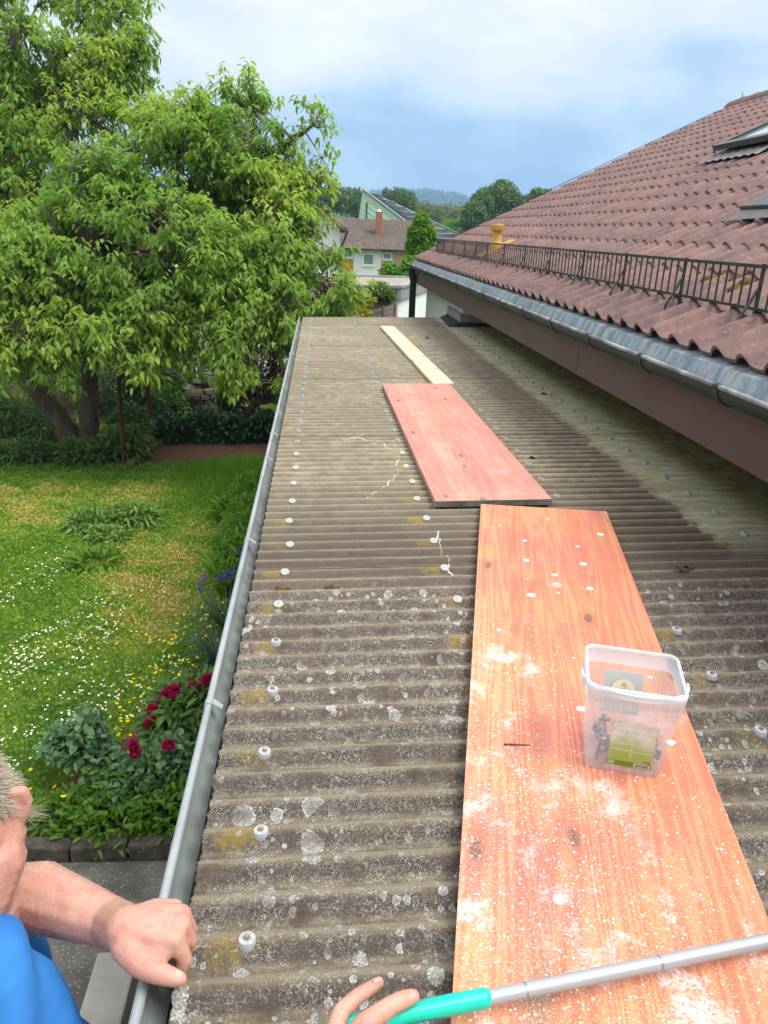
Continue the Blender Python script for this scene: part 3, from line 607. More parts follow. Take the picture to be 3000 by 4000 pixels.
# sealant along the cracks
for cr_ in ([(0.128, 3.904), (0.20, 3.925), (0.266, 3.899), (0.279, 3.78), (0.335, 3.803), (0.361, 3.704), (0.398, 3.54), (0.366, 3.412), (0.369, 3.31), (0.336, 3.215), (0.299, 3.125), (0.271, 3.057), (0.222, 2.992), (0.196, 2.929)],
            [(0.446, 2.6), (0.441, 2.5), (0.431, 2.406), (0.432, 2.361), (0.449, 2.317), (0.446, 2.274), (0.427, 2.235), (0.467, 2.193)]):
    pts = []
    for (x0, y0), (x1, y1) in zip(cr_[:-1], cr_[1:]):
        n = max(2, int(math.hypot(x1-x0, y1-y0)/0.006))
        for q in range(n):
            t = q/n; pts.append((x0+(x1-x0)*t + RNG.normal(0, 0.0022), y0+(y1-y0)*t + RNG.normal(0, 0.0015)))
    V = []; F = []
    for i, (x, y) in enumerate(pts):
        d = np.array(pts[min(i+1, len(pts)-1)]) - np.array(pts[max(i-1, 0)]); d = d/(np.linalg.norm(d)+1e-9)
        wd = 0.0008 + 0.0036*max(0, math.sin(i*0.13)+0.2*math.sin(i*0.7))**2 * RNG.uniform(0.5, 1.0); nrm = np.array([-d[1], d[0]])*wd
        for sg in (-1, 0, 1):
            X_, Y_ = x+nrm[0]*sg, y+nrm[1]*sg; V.append((X_, Y_, float(roof_z(X_, Y_)) + (0.0042 if sg == 0 else 0.0018)))
        if i: b = 3*i; F += [(b-3, b-2, b+1, b), (b-2, b-1, b+2, b+1)]
    G(npobj('crack_sealant', V, F, MAT['sealant'], ga, smooth=True))
# moss and dead leaves on the sheets
for (x, y, sx, kind) in ((1.211, 2.171, 0.03, 'leaf'), (1.24, 2.182, 0.022, 'leaf'), (1.067, 3.49, 0.03, 'leaf'), (1.137, 7.836, 0.045, 'leaf'), (1.567, 5.017, 0.04, 'leaf'), (0.052, 2.137, 0.03, 'moss'), (-0.118, 2.141, 0.026, 'moss')):
    n = 7; V = []; F = []
    if kind == 'leaf':
        for i in range(n):
            t = i/(n-1); wv = 0.35*sx*math.sin(math.pi*min(1, t*0.95+0.03))+0.001
            for sg in (-1, 0, 1):
                px, py = x + (t-0.5)*2*sx, y + sg*wv
                V.append((px, py, float(roof_z(px, py)) + 0.006 + 0.010*abs(sg)*math.sin(t*5) + 0.004*math.sin(t*9)))
        for i in range(n-1): b = 3*i; F += [(b, b+1, b+4, b+3), (b+1, b+2, b+5, b+4)]
        o = npobj('dead_leaf', V, F, MAT['deadleaf'], smooth=True)
        o.data.update()
        where = {1.211: 'right of the bucket near the board edge', 1.24: 'right of the bucket, curled against another leaf', 1.067: 'beside the middle red board', 1.137: 'beside the raw plank, high up the roof', 1.567: 'in the dark strip below the brown fascia'}[x]
        tag(o, 'curled brown dead leaf on the corrugated roof ' + where, 'leaf', 'dead leaves on the corrugated roof')
    else:
        mb = MB()
        for q in range(14):
            px, py = x + RNG.normal(0, sx*0.55), y + RNG.normal(0, 0.006); r = RNG.uniform(0.004, 0.009)
            mb.lathe([(r*1.3, -0.004), (r, r*0.5), (r*0.5, r*0.85), (0, r)], (px, py, float(roof_z(px, py))), 7, True)
        tag(G(mb.build('moss', MAT['moss'], ga)), kind='stuff')

# ------------------------------------------------------------------ boards lying on the roof
def lying_board(name, A, B, wid, th, mat, label, cat, lift=0.0, edge=None):
    """A = near centre, B = far centre (x,y)"""
    A = np.array(A); B = np.array(B); L = np.linalg.norm(B-A); yaw = -math.atan2(B[0]-A[0], B[1]-A[1])
    mid = (A+B)/2
    mb = MB().box(-wid/2, wid/2, -L/2, L/2, 0, th)
    o = mb.build(name, [mat, edge or MAT['boardedge']]); bevel(o, 0.002, 2)
    for p in o.data.polygons:
        if edge is not None and abs(p.normal.y) > 0.8: p.material_index = 1
    o.location = (mid[0], mid[1], 2.49 + 0.022*mid[0] + 0.0015 + lift); o.rotation_euler = (0, -0.022, yaw)
    return tag(o, label, cat)
lying_board('shuttering_board', (0.349, 0.30), (0.897, 2.735), 0.497, 0.027, MAT['board1'], 'near red board splashed with white paint, carrying the plastic bucket', 'board')
lying_board('shuttering_board', (0.715, 2.815), (0.691, 5.27), 0.487, 0.027, MAT['board2'], 'middle faded red board with dark end edge, lying flat between the other two planks', 'board', edge=MAT['boardedge'])
lying_board('plank', (0.898, 5.305), (0.769, 8.70), 0.155, 0.022, MAT['plank'], 'long narrow raw wood plank on the far part of the corrugated roof', 'plank')

# ------------------------------------------------------------------ house on the right
XE, ZE, SL = 1.5, 3.135, 0.492
YV, YN = 12.33, -2.0
XR = 6.27; ZR = ZE + SL*(XR-XE)
ho = empty('house', (4, 6, 0), 'white rendered house with red clay tile roof, green gutter and iron snow guard', 'house')
HP = Vector((-4, -6, 0))
def H(o): o.location = o.location + HP; return o
def hz(x): return ZE + SL*(x-XE)
H(MB().box(1.70, 9.5, 9.02, 12.24, 0, 2.90).build('wall', MAT['render'], ho))
H(MB().box(2.1, 9.5, -1.5, 9.0, 0, 2.90).build('wall', MAT['render'], ho))
H(MB().extr([(1.9, 0, 2.90), (10.6, 0, 2.90), (XR, 0, ZR-0.22)], (0, 11.9, 0), (0, 12.2, 0)).build('gable_wall', MAT['render'], ho))
# roof boarding under the tiles, both slopes
rb = MB()
rb.extr([(XE+0.03, 0, hz(XE+0.03)-0.05), (XR, 0, ZR-0.05), (2*XR-XE, 0, ZE-0.05), (2*XR-XE, 0, ZE-0.12), (XR, 0, ZR-0.12), (XE+0.03, 0, hz(XE+0.03)-0.10)], (0, YN, 0), (0, YV-0.03, 0))
H(rb.build('roof_deck', MAT['fascia'], ho))
for a, b in ((YN, 1.9), (1.905, 4.3), (4.305, 6.7), (6.705, 9.1), (9.105, YV-0.02)):
    H(MB().box(1.515, 1.545, a, b, 2.795, 3.03).build('fascia_board', MAT['fascia'], ho))
H(MB().box(1.546, 1.75, YN, YV-0.05, 2.90, 2.92).build('soffit', MAT['fascia'], ho))
H(MB().extr([(1.515, 0, 2.795), (1.545, 0, 2.795), (XR, 0, ZR-0.36), (XR, 0, ZR-0.125), (1.515, 0, 3.0)], (0, YV-0.02, 0), (0, YV+0.01, 0)).build('verge_board', MAT['fascia'], ho))
# zinc eaves strip, in lengths
for a, b in ((YN, 0.2), (0.21, 2.0), (2.01, 3.82), (3.83, 5.65), (5.66, 7.5), (7.51, 9.3), (9.31, 11.2), (11.21, YV-0.02)):
    H(MB().extr([(1.56, 0, 3.150), (1.474, 0, 3.124), (1.440, 0, 3.040), (1.443, 0, 3.039), (1.477, 0, 3.120), (1.56, 0, 3.144)], (0, a, 0), (0, b, 0)).build('eaves_strip', MAT['eavezinc'], ho))
# half round gutter
gx, gz, gr = 1.447, 3.078, 0.064
gg = MB()
gg.extr([(gx+gr*math.cos(t), 0, gz+gr*math.sin(t)) for t in np.linspace(math.pi, 2*math.pi, 13)], (0, YN, 0), (0, YV+0.06, 0), closed=False, smooth=True)
gg.extr([(gx+(gr-.002)*math.cos(t), 0, gz+(gr-.002)*math.sin(t)) for t in np.linspace(2*math.pi, math.pi, 13)], (0, YN, 0), (0, YV+0.06, 0), closed=False, smooth=True)
gg.add([(gx+gr*math.cos(t), YV+0.058, gz+gr*math.sin(t)) for t in np.linspace(math.pi, 2*math.pi, 13)], [tuple(range(13))])
gg.m = 1; gg.tube([(gx-gr+0.002, YN, gz+0.004), (gx-gr+0.002, YV+0.06, gz+0.004)], 0.0095, 10)
hg = H(gg.build('gutter', [MAT['greengutter'], MAT['bead']], ho))
for k in range(18):
    yv = 1.15 + 0.665*k
    if yv > YV: break
    b = MB(); pr = [(gx+(gr+.0005)*math.cos(t), 0, gz+(gr+.0005)*math.sin(t)) for t in np.linspace(math.pi, 1.9*math.pi, 11)]
    po = [(gx+(gr+.005)*math.cos(t), 0, gz+(gr+.005)*math.sin(t)) for t in np.linspace(1.9*math.pi, math.pi, 11)]
    b.extr(pr+po, (0, yv-0.011, 0), (0, yv+0.011, 0))
    b.extr([(gx-gr+.002+0.0125*math.cos(t), 0, gz+.004+0.0125*math.sin(t)) for t in np.linspace(0, 2*math.pi, 11)[:-1]], (0, yv-0.015, 0), (0, yv+0.015, 0))
    b.build('gutter_bracket', MAT['guard'], hg)
# downpipe at the far corner
dp = MB(); dp.tube([(1.45, 12.22, 3.0), (1.45, 12.22, 2.93), (1.475, 12.22, 2.86), (1.475, 12.22, 0.1)], 0.052, 14)
dp.lathe([(0.058, 2.84), (0.062, 2.845), (0.062, 2.90), (0.058, 2.905)], (1.475, 12.22, 0), 14); dpo = H(dp.build('downpipe', MAT['greengutter'], ho))
H(MB().tube([(1.40, 12.36, 3.14), (1.37, 12.34, 3.02), (1.41, 12.30, 2.90), (1.47, 12.27, 2.80)], 0.004, 6).build('lightning_wire', MAT['guard'], ho))
# tiles ---------------------------------------------------------------
TW, TL = 0.184, 0.25            # cover width along Y, run in X per course
run = math.hypot(1, SL)
def tile_prof():
    # (u across from 0 at the far side to TW+, height)
    pts = [(-0.006, 0.004), (0.0, 0.010), (0.012, 0.024), (0.028, 0.037), (0.048, 0.043), (0.066, 0.039), (0.082, 0.026), (0.094, 0.010), (0.106, 0.003), (0.14, 0.001), (0.176, 0.003), (0.186, 0.008)]
    return pts
def tile_mesh():
    pr = tile_prof(); n = len(pr); V = []; F = []
    L = (TL+0.055)*run; rows = [(0.0, 0.020), (0.012, 0.0215), (L*0.5, 0.012), (L, 0.0)]
    for s, lift in rows:
        sc_ = 0.92 if s == 0 else 1.0
        for u, h in pr: V.append((s, -u, h*sc_ + lift))
    for j in range(len(rows)-1):
        for i in range(n-1): F.append((j*n+i, j*n+i+1, (j+1)*n+i+1, (j+1)*n+i))
    b = len(V)
    for u, h in pr: V.append((0.001, -u, h*0.92 + 0.020 - 0.014))
    for i in range(n-1): F.append((i, b+i, b+i+1, i+1))
    me = bpy.data.meshes.new('roof_tile'); me.from_pydata(V, [], F); me.polygons.foreach_set('use_smooth', [True]*len(F)); me.materials.append(MAT['tile']); me.update()
    # keep the step of the front edge sharp
    bm = bmesh.new(); bm.from_mesh(me)
    for e in bm.edges:
        if e.calc_face_angle(0) > 0.9: e.smooth = False
    bm.to_mesh(me); bm.free(); return me, np.array(V), F
TILE, TV, TF = tile_mesh()
pit = math.atan(SL)
places = []; hidden_ = []
for c in range(20):
    x = XE + TL*c
    ntile = int((YV - YN)/TW)
    for k in range(ntile+1):
        yv = YV - 0.0 - TW*k
        p = np.array([x, yv-0.09, hz(x)]); d = p - CAM; zc = d @ RF
        if zc < 0.3: hidden_.append((99+c, x, yv, c)); continue
        sx, sy = 1500+2900*(d @ RX)/zc, 2000-2900*(d @ RU)/zc
        if sx > 3100 or sy < -100: hidden_.append((99+c, x, yv, c)); continue
        places.append((zc, x, yv, c))
places.sort(); places += hidden_      # tiles beyond the picture go on over the whole slope
for zc, x, yv, c in places[:300]:
    inst('roof_tile', TILE, ho, (x+HP.x+RNG.normal(0, 0.002), yv+HP.y+RNG.normal(0, 0.0015), hz(x)+RNG.normal(0, 0.0012)), (RNG.normal(0, 0.006), -pit+RNG.normal(0, 0.004), RNG.normal(0, 0.006)))
Rm = np.array(Matrix.Rotation(-pit, 3, 'Y')); V = []; F = []; nT = len(TV)
TFt = [f for f in TF]; allV = []; allF = []
for i, (zc, x, yv, c) in enumerate(places[300:]):
    allV.append(TV @ Rm.T + np.array([x+RNG.normal(0, .002), yv+RNG.normal(0, .0015), hz(x)+RNG.normal(0, .0015)])); allF.append(np.array(TFt) + i*nT)
o = H(npobj('roof_tiles', np.concatenate(allV), np.concatenate(allF), MAT['tile'], ho, smooth=True)); tag(o, kind='stuff')
for k in range(12):
    yv = YV + 0.02 - 0.38*k; mb = MB()
    pr = [(0.13*math.cos(t), 0, 0.13*math.sin(t)) for t in np.linspace(0, math.pi, 9)] + [(0.112*math.cos(t), 0, 0.112*math.sin(t)) for t in np.linspace(math.pi, 0, 9)]
    mb.extr(pr, (XR, yv, ZR-0.035), (XR, yv-0.41, ZR-0.022)); H(mb.build('ridge_tile', MAT['tile'], ho))
H(MB().tube([(6.22, 12.0, ZR), (6.22, 12.0, ZR+0.16)], 0.006, 6).build('lightning_rod', MAT['guard'], ho))
H(MB().tube([(XE+0.1, YV+0.015, hz(XE+0.1)+0.05), (3.8, YV+0.02, hz(3.8)+0.085), (XR-0.2, YV+0.015, hz(XR-0.2)+0.06)], 0.005, 6).build('lightning_wire', MAT['guard'], ho))
# moss cushions in the tile laps
ms = MB()
for (x, y, sz) in ((2.3, 4.81, .05), (2.32, 5.614, .05), (2.258, 5.159, .05), (2.299, 5.802, .04), (2.51, 5.133, .05), (2.577, 4.823, .05), (2.763, 4.947, .05), (1.90, 3.42, .09), (1.997, 3.56, .05), (1.951, 3.732, .055), (1.948, 4.815, .04), (2.016, 5.568, .04), (2.073, 4.67, .04), (2.833, 6.177, .04), (2.286, 8.841, .04), (1.758, 4.962, .05), (1.775, 5.683, .04), (2.0, 3.2, .04), (1.62, 3.1, .03), (2.25, 6.6, .03)):
    for q in range(16):
        px, py = x + RNG.normal(0, sz*0.45), y + RNG.normal(0, sz*0.42); r = sz*RNG.uniform(0.22, 0.42)
        ms.lathe([(r*1.1, -r*0.6), (r, 0), (r*0.75, r*0.45), (r*0.3, r*0.7), (0, r*0.72)], (px, py, hz(px)+0.026), 7, True)
tag(H(ms.build('moss', MAT['moss'], ho)), kind='stuff')
# snow guard: rails, posts, bars
GX, GT, GB = 1.72, 3.470, 3.310
sg = MB().box(GX-0.0065, GX+0.0065, YN+2.8, 11.6, GT-0.0075, GT+0.0065).build('snow_guard', MAT['guard'], ho); H(sg)
MB().box(GX-0.006, GX+0.006, YN+2.8, 11.6, GB-0.006, GB+0.006).build('bottom_rail', MAT['guard'], sg)
bar = MB().box(-0.0032, 0.0032, -0.0032, 0.0032, GB+0.006-3.3, GT-0.0075-3.3).mesh('bar', MAT['guard'])
posts = [1.50, 2.20, 2.907, 3.567, 4.294, 5.007, 5.763, 6.496, 7.248, 8.0, 8.60, 9.294, 10.09, 10.873, 11.55]
for a, b in zip(posts[:-1], posts[1:]):
    for q in range(1, 10): inst('bar', bar, sg, (GX, a+(b-a)*q/10, 3.3))
pm = MB()
pm.box(-0.0055, 0.0055, -0.0065, 0.0065, -0.045, GT-3.3+0.010)
for yo in (0.0,):
    path_ = [(0.06, yo, -0.020), (0.02, yo, -0.046), (-0.02, yo, -0.066), (-0.048, yo, -0.072), (-0.064, yo, -0.058), (-0.064, yo, -0.035), (-0.050, yo, -0.005), (-0.028, yo, 0.035), (-0.0075, yo, 0.085)]
    V = []; F = []
    for i, p in enumerate(path_):
        d = Vector(path_[min(i+1, len(path_)-1)]) - Vector(path_[max(i-1, 0)]); d.normalize(); nn = Vector((-d.z, 0, d.x))*0.003
        for sy in (-0.0075, 0.0075):
            for sgn in (1, -1): V.append((p[0]+nn.x*sgn, yo+sy, p[2]+nn.z*sgn))
    for i in range(len(path_)-1):
        b = 4*i; F += [(b, b+2, b+6, b+4), (b+3, b+1, b+5, b+7), (b+1, b, b+4, b+5), (b+2, b+3, b+7, b+6)]
    pm.add(V, F)
PM = pm.mesh('post', MAT['guard'])
for yv in posts: inst('post', PM, sg, (GX, yv, 3.3))
# skylight, ajar
sk = MB(); ux = Vector((1, 0, SL)).normalized(); un = Vector((-SL, 0, 1)).normalized(); uy = Vector((0, 1, 0))
def skp(a, b, c, o=(3.76, 6.62, hz(3.76)+0.03)): return Vector(o) + ux*a + uy*b + un*c
def skbox(mb, a0, a1, b0, b1, c0, c1, f=skp):
    mb.add([f(a0,b0,c0), f(a1,b0,c0), f(a1,b1,c0), f(a0,b1,c0), f(a0,b0,c1), f(a1,b0,c1), f(a1,b1,c1), f(a0,b1,c1)],
           [(0,3,2,1), (4,5,6,7), (0,1,5,4), (1,2,6,5), (2,3,7,6), (3,0,4,7)])
W_, L_ = 0.95, 1.25
skbox(sk, 0, L_, 0, 0.07, 0, 0.06); skbox(sk, 0, L_, W_-0.07, W_, 0, 0.06); skbox(sk, 0, 0.08, 0.071, W_-0.071, 0, 0.06); skbox(sk, L_-0.07, L_, 0.071, W_-0.071, 0, 0.062)
sko = H(sk.build('skylight', MAT['darkframe'], ho))
tl = math.radians(1.2)
def sash(a, b, c): 
    p0 = skp(L_*0.98, b, 0.063); dl = a - L_*0.98
    dirv = ux*math.cos(tl) - un*math.sin(tl)     # swings up at the lower edge
    nv = un*math.cos(tl) + ux*math.sin(tl)
    return p0 + dirv*dl + nv*c
fr = MB(); skbox(fr, 0.02, L_*0.98, 0.0, 0.075, 0, 0.05, sash); skbox(fr, 0.02, L_*0.98, W_-0.075, W_, 0, 0.05, sash); skbox(fr, 0.02, 0.10, 0.076, W_-0.076, 0, 0.05, sash); skbox(fr, L_*0.9, L_*0.98, 0.076, W_-0.076, 0, 0.052, sash)
fr.build('sash', MAT['darkframe'], sko)
pn = MB(); skbox(pn, 0.10, L_*0.9, 0.076, W_-0.076, 0.018, 0.030, sash); pn.build('pane', MAT['skyglass'], sko)
fl = MB()
for q in range(8): 
    b0 = -0.05 + q*0.135
    fl.add([skp(-0.13, b0, 0.038), skp(0.0, b0, 0.05), skp(0.0, b0+0.068, 0.060), skp(-0.13, b0+0.068, 0.052), skp(0.0, b0+0.135, 0.05), skp(-0.13, b0+0.135, 0.038)], [(0,1,2,3), (3,2,4,5)])
fl.build('lead_flashing', MAT['lead'], sko)
# low dark skylight / hatch lower on the slope
hb = MB(); o2 = (2.56, 3.95, hz(2.56)+0.03)
f2 = lambda a, b, c: skp(a, b, c, o2)
skbox(hb, 0, 0.62, 0, 0.72, 0, 0.085, f2); hbo = H(hb.build('roof_hatch', MAT['darkframe'], ho)); bevel(hbo, 0.012)
lf = MB()
lf.add([f2(-0.06, -0.03, 0.045), f2(0.0, -0.03, 0.06), f2(0.0, 0.74, 0.06), f2(-0.07, 0.75, 0.03), f2(-0.03, 0.3, 0.055)], [(0, 1, 4), (1, 2, 4), (2, 3, 4), (3, 0, 4)])
lf.build('lead_flashing', MAT['lead'], hbo)
# ochre vent pipe with its base tile
vx, vy = 1.93, 8.60; vz = hz(vx)
vb = MB(); f3 = lambda a, b, c: Vector((vx-0.16, vy-0.10, hz(vx-0.16)+0.03)) + ux*a + uy*b + un*c
skbox(vb, 0, 0.42, 0, 0.26, 0, 0.03, f3)
vb.lathe([(0.09, 0.02), (0.085, 0.08), (0.064, 0.12), (0.052, 0.14), (0.050, 0.25)], (vx+0.02, vy+0.03, vz), 16, True)
vo_ = H(vb.build('vent_pipe', MAT['yellowpipe'], ho))
cp = MB(); cp.lathe([(0.052, 0.245), (0.072, 0.25), (0.074, 0.29), (0.070, 0.312), (0.0, 0.318)], (vx+0.02, vy+0.03, vz), 16)
for q in range(16):
    a = q*math.pi/8; cp.box(vx+0.02+0.071*math.cos(a)-0.008, vx+0.02+0.071*math.cos(a)+0.008, vy+0.03+0.071*math.sin(a)-0.008, vy+0.03+0.071*math.sin(a)+0.008, vz+0.252, vz+0.300)
cp.build('vent_cap', MAT['yellowpipe'], vo_)
# upstand with flashing where the garage roof meets the house wall
H(MB().box(1.665, 1.695, 8.98, 9.95, 2.535, 2.66).build('upstand_panel', MAT['greypanel'], ho))
H(MB().box(1.665, 2.3, 8.95, 8.978, 2.535, 2.64).build('upstand_panel', MAT['greypanel'], ho))
fb = MB(); fb.add([(1.50, 8.80, 2.5285), (2.3, 8.80, 2.545), (2.3, 8.95, 2.565), (1.662, 8.95, 2.565), (1.662, 9.9, 2.565), (1.55, 9.80, 2.5295)], [(0, 1, 2, 3), (0, 3, 4, 5)])
H(fb.build('bitumen_flashing', MAT['bitumen'], ho))

# ------------------------------------------------------------------ foliage builders
LEAF_F = np.array([(0, 2, 1), (0, 3, 2), (1, 2, 5), (1, 5, 4), (2, 3, 6), (2, 6, 5), (4, 5, 7), (5, 6, 7)])
def leaves(P, D, L, W, droop=0.25, fold=0.25, rng=RNG):
    """arrays of leaf base points, directions, lengths, widths -> verts (n*8,3), tris"""
    P = np.asarray(P, float); D = np.asarray(D, float); D = D/(np.linalg.norm(D, axis=1, keepdims=True)+1e-9); n = len(P)
    up = np.tile([0, 0, 1.0], (n, 1)) + rng.normal(0, 0.35, (n, 3))
    S = np.cross(D, up); S /= (np.linalg.norm(S, axis=1, keepdims=True)+1e-9); N = np.cross(S, D)
    L = np.broadcast_to(np.asarray(L, float), n)[:, None]; W = np.broadcast_to(np.asarray(W, float), n)[:, None]
    V = np.zeros((n, 8, 3))
    def q(t, s, f): return P + D*L*t + S*W*s*0.5 + N*(f*W*fold*abs(s)) + np.array([0, 0, -1.0])*L*droop*t*t
    V[:, 0] = P
    V[:, 1] = q(0.33, -0.9, 1); V[:, 2] = q(0.33, 0, 0); V[:, 3] = q(0.33, 0.9, 1)
    V[:, 4] = q(0.68, -0.8, 1); V[:, 5] = q(0.68, 0, 0); V[:, 6] = q(0.68, 0.8, 1); V[:, 7] = q(1.0, 0, 0)
    F = (LEAF_F[None] + (np.arange(n)*8)[:, None, None]).reshape(-1, 3)
    return V.reshape(-1, 3), F
def leaves2(P, D, L, W, rng=RNG):
    P = np.asarray(P, float); D = D/(np.linalg.norm(D, axis=1, keepdims=True)+1e-9); n = len(P)
    S = np.cross(D, rng.normal(0, 1, (n, 3))); S /= (np.linalg.norm(S, axis=1, keepdims=True)+1e-9); L = np.broadcast_to(np.asarray(L, float), n)[:, None]; W = np.broadcast_to(np.asarray(W, float), n)[:, None]
    V = np.zeros((n, 4, 3)); V[:, 0] = P; V[:, 1] = P+D*L*0.55-S*W/2; V[:, 2] = P+D*L-np.array([0, 0, 0.15])*L; V[:, 3] = P+D*L*0.55+S*W/2
    return V.reshape(-1, 3), (np.array([(0, 1, 3), (1, 2, 3)])[None] + (np.arange(n)*4)[:, None, None]).reshape(-1, 3)
def blob_points(blobs, n, shell=0.45, rng=RNG):
    """points in a union of ellipsoids, biased to the outside; returns points and outward directions"""
    vol = np.array([b[3]*b[4]*b[5] for b in blobs]) ** 0.70 + 0.013; pr = vol/vol.sum()
    k = rng.choice(len(blobs), n, p=pr); B = np.array(blobs)[k]
    d = rng.normal(size=(n, 3)); d /= np.linalg.norm(d, axis=1, keepdims=True)
    r = shell + (1-shell)*rng.random(n)**0.7
    P = B[:, :3] + d*r[:, None]*B[:, 3:6]
    return P, d
def blobs_px(lst):
    """(px, py, rx, ry, depth, depth radius in m)"""
    o = []
    for px, py, rx, ry, dep, rd in lst:
        c = at(px, py, dep); o.append((c[0], c[1], c[2], rx/2900*dep, rd, ry/2900*dep))
    return o
def foliage_blob(name, parent, blobs, n, L, W, mat, dirz=-0.1, droop=0.2, shell=0.4, lo=0.0, hi=1.0, rng=RNG, gap=0.0, gscale=1.0, zmin=0.03, far=False):
    P, d = blob_points(blobs, n, shell, rng)
    if gap > 0:
        keep = vnoise(P*gscale, 5) > gap; P, d = P[keep], d[keep]
    keep = P[:, 2] > zmin; P, d = P[keep], d[keep]; n = len(P)
    D = d*0.7 + rng.normal(0, 0.6, (n, 3)); D[:, 2] += dirz
    V, F = leaves2(P, D, L*rng.uniform(0.7, 1.25, n), W*rng.uniform(0.7, 1.25, n), rng) if far else leaves(P, D, L*rng.uniform(0.7, 1.25, n), W*rng.uniform(0.7, 1.25, n), droop, rng=rng)
    v = np.clip(lo + (hi-lo)*(0.55*rng.random(n) + 0.45*vnoise(P*1.6, 9)), 0, 1)
    o = npobj(name, V, F, mat, parent, var=np.repeat(v, 4 if far else 8)); tag(o, kind='stuff'); return o
def stems_blob(parent, base, blobs, n, r0, mat, rng=RNG, name='branch'):
    mb = MB(); P, d = blob_points(blobs, n, 0.3, rng); base = np.array(base, float)
    for p in P:
        mid = base*0.45 + p*0.55 + np.array([0, 0, 0.1*np.linalg.norm(p-base)]); b = base + np.append(rng.normal(0, r0*1.5, 2), 0)
        mb.tube([b, mid, p], [r0, r0*0.6, r0*0.25], 5, cap=False)
    o = mb.build(name, mat, parent); o['kind'] = 'stuff'; return o

# ------------------------------------------------------------------ cherry trees
def cherry(label, trunk, limbs, blobs, nclus, seed, trunk_r, nparts):
    rng = np.random.default_rng(seed)
    base = trunk[0]; t = empty('cherry_tree', base, label, 'tree', 'cherry trees at the end of the lawn'); bp = Vector([-float(v) for v in base])
    def T(o): o.location = o.location + bp; return o
    mb = MB(); pts = []; rs = []
    n = 14
    for i in range(n+1):                                   # smooth polyline
        s = i/n*(len(trunk)-1); j = min(int(s), len(trunk)-2); f = s-j
        p = np.array(trunk[j])*(1-f) + np.array(trunk[j+1])*f + rng.normal(0, 0.012, 3)*(1 if i else 0)
        pts.append(p); rs.append(trunk_r*(1.35 if i == 0 else 1.12 if i == 1 else 1) * (1-0.45*i/n))
    mb.tube(pts, rs, 14); T(mb.build('trunk', MAT['bark'], t))
    top = np.array(trunk[-1]); nodes = [np.array(p) for p in pts[8:]]
    for lp in limbs:
        lp = [np.array(q, float) for q in lp]; a = lp[0]; lm = MB(); P_ = []; R_ = []
        for i in range(9):
            s = i/8*(len(lp)-1); j = min(int(s), len(lp)-2); f = s-j
            P_.append(lp[j]*(1-f)+lp[j+1]*f + rng.normal(0, 0.03, 3)*(i > 0)); R_.append(trunk_r*(0.50 if len(lp) < 4 else 0.32)*(1-0.88*i/8))
        lm.tube(P_, R_, 8); T(lm.build('limb', MAT['bark'], t)); nodes += P_[2:]
    nodes = np.array(nodes)
    P, d = blob_points(blobs, nclus, 0.35, rng)
    P = P + rng.normal(0, 0.09, P.shape)
    sp = d*0.6 + rng.normal(0, 0.55, P.shape) + np.array([0, 0, -0.12]); sp /= np.linalg.norm(sp, axis=1, keepdims=True)
    P = np.concatenate([P, P + sp*rng.uniform(0.10, 0.17, (len(P), 1)), P + sp*rng.uniform(0.22, 0.34, (len(P), 1)) + [0, 0, -0.03]]); d = np.concatenate([d, sp, sp])
    keep = vnoise(P*1.7, seed) > 0.27; P, d = P[keep], d[keep]
    # branches from the nearest node towards each blob, then twigs to every cluster
    bm_ = MB(); bn = []
    for b in blobs:
        c = np.array(b[:3]); j = np.argmin(np.linalg.norm(nodes-c, axis=1)); a = nodes[j]
        for q in range(1 if b[3] < 0.2 else 2 if b[3] < 0.35 else 5):
            e = c + rng.normal(0, 0.28, 3)*np.array(b[3:6]); m1 = a*0.5+e*0.5 + np.array([0, 0, 0.12]) + rng.normal(0, 0.08, 3)
            bm_.tube([a, m1, e], [0.022*min(1, 0.35+b[3]), 0.013*min(1, 0.35+b[3]), 0.006], 6, cap=False); bn += [m1, e, (m1+e)/2]
    o = T(bm_.build('branches', MAT['twig'], t)); tag(o, kind='stuff'); bn = np.array(bn)
    tw = MB(); tv = []; tf = []
    for i, p in enumerate(P):
        j = np.argmin(((bn-p)**2).sum(1)); a = bn[j]; dv = p-a; ln = np.linalg.norm(dv)
        a = p - dv*min(1, 0.55/(ln+1e-6)); w_ = np.cross(dv, [0.3, 0.2, 1.0]); w_ /= np.linalg.norm(w_)+1e-9; u_ = np.cross(w_, dv); u_ /= np.linalg.norm(u_)+1e-9
        k = len(tv); mpt = (a+p)/2 + np.array([0, 0, 0.05])
        for c_, r_ in ((a, 0.008), (mpt, 0.006), (p, 0.004)):
            for th in (0, 2.094, 4.189): tv.append(c_ + (w_*math.cos(th)+u_*math.sin(th))*r_)
        for s_ in (0, 3):
            for q in range(3): tf.append((k+s_+q, k+s_+(q+1) % 3, k+s_+3+(q+1) % 3, k+s_+3+q))
    o = T(npobj('twigs', tv, tf, MAT['twig'], t)); tag(o, kind='stuff')
    # rosettes of drooping leaves
    nl = rng.integers(7, 13, len(P)); idx = np.repeat(np.arange(len(P)), nl); n = len(idx)
    az = rng.uniform(0, 2*np.pi, n); R = np.stack([np.cos(az), np.sin(az), np.zeros(n)], 1)
    D = R*rng.uniform(0.45, 1.0, n)[:, None] + d[idx]*0.35 + np.array([0, 0, -0.45]) + rng.normal(0, 0.18, (n, 3))
    B = P[idx] + R*0.012 + rng.normal(0, 0.045, (n, 3)) + np.array([0, 0, 0.03])
    L = rng.uniform(0.068, 0.128, n); Wd = L*rng.uniform(0.40, 0.52, n)
    cl = rng.random(len(P)); var = np.clip(0.25*cl[idx] + 0.35*rng.random(n) + 0.45*vnoise(B*0.9, seed+3), 0, 1)
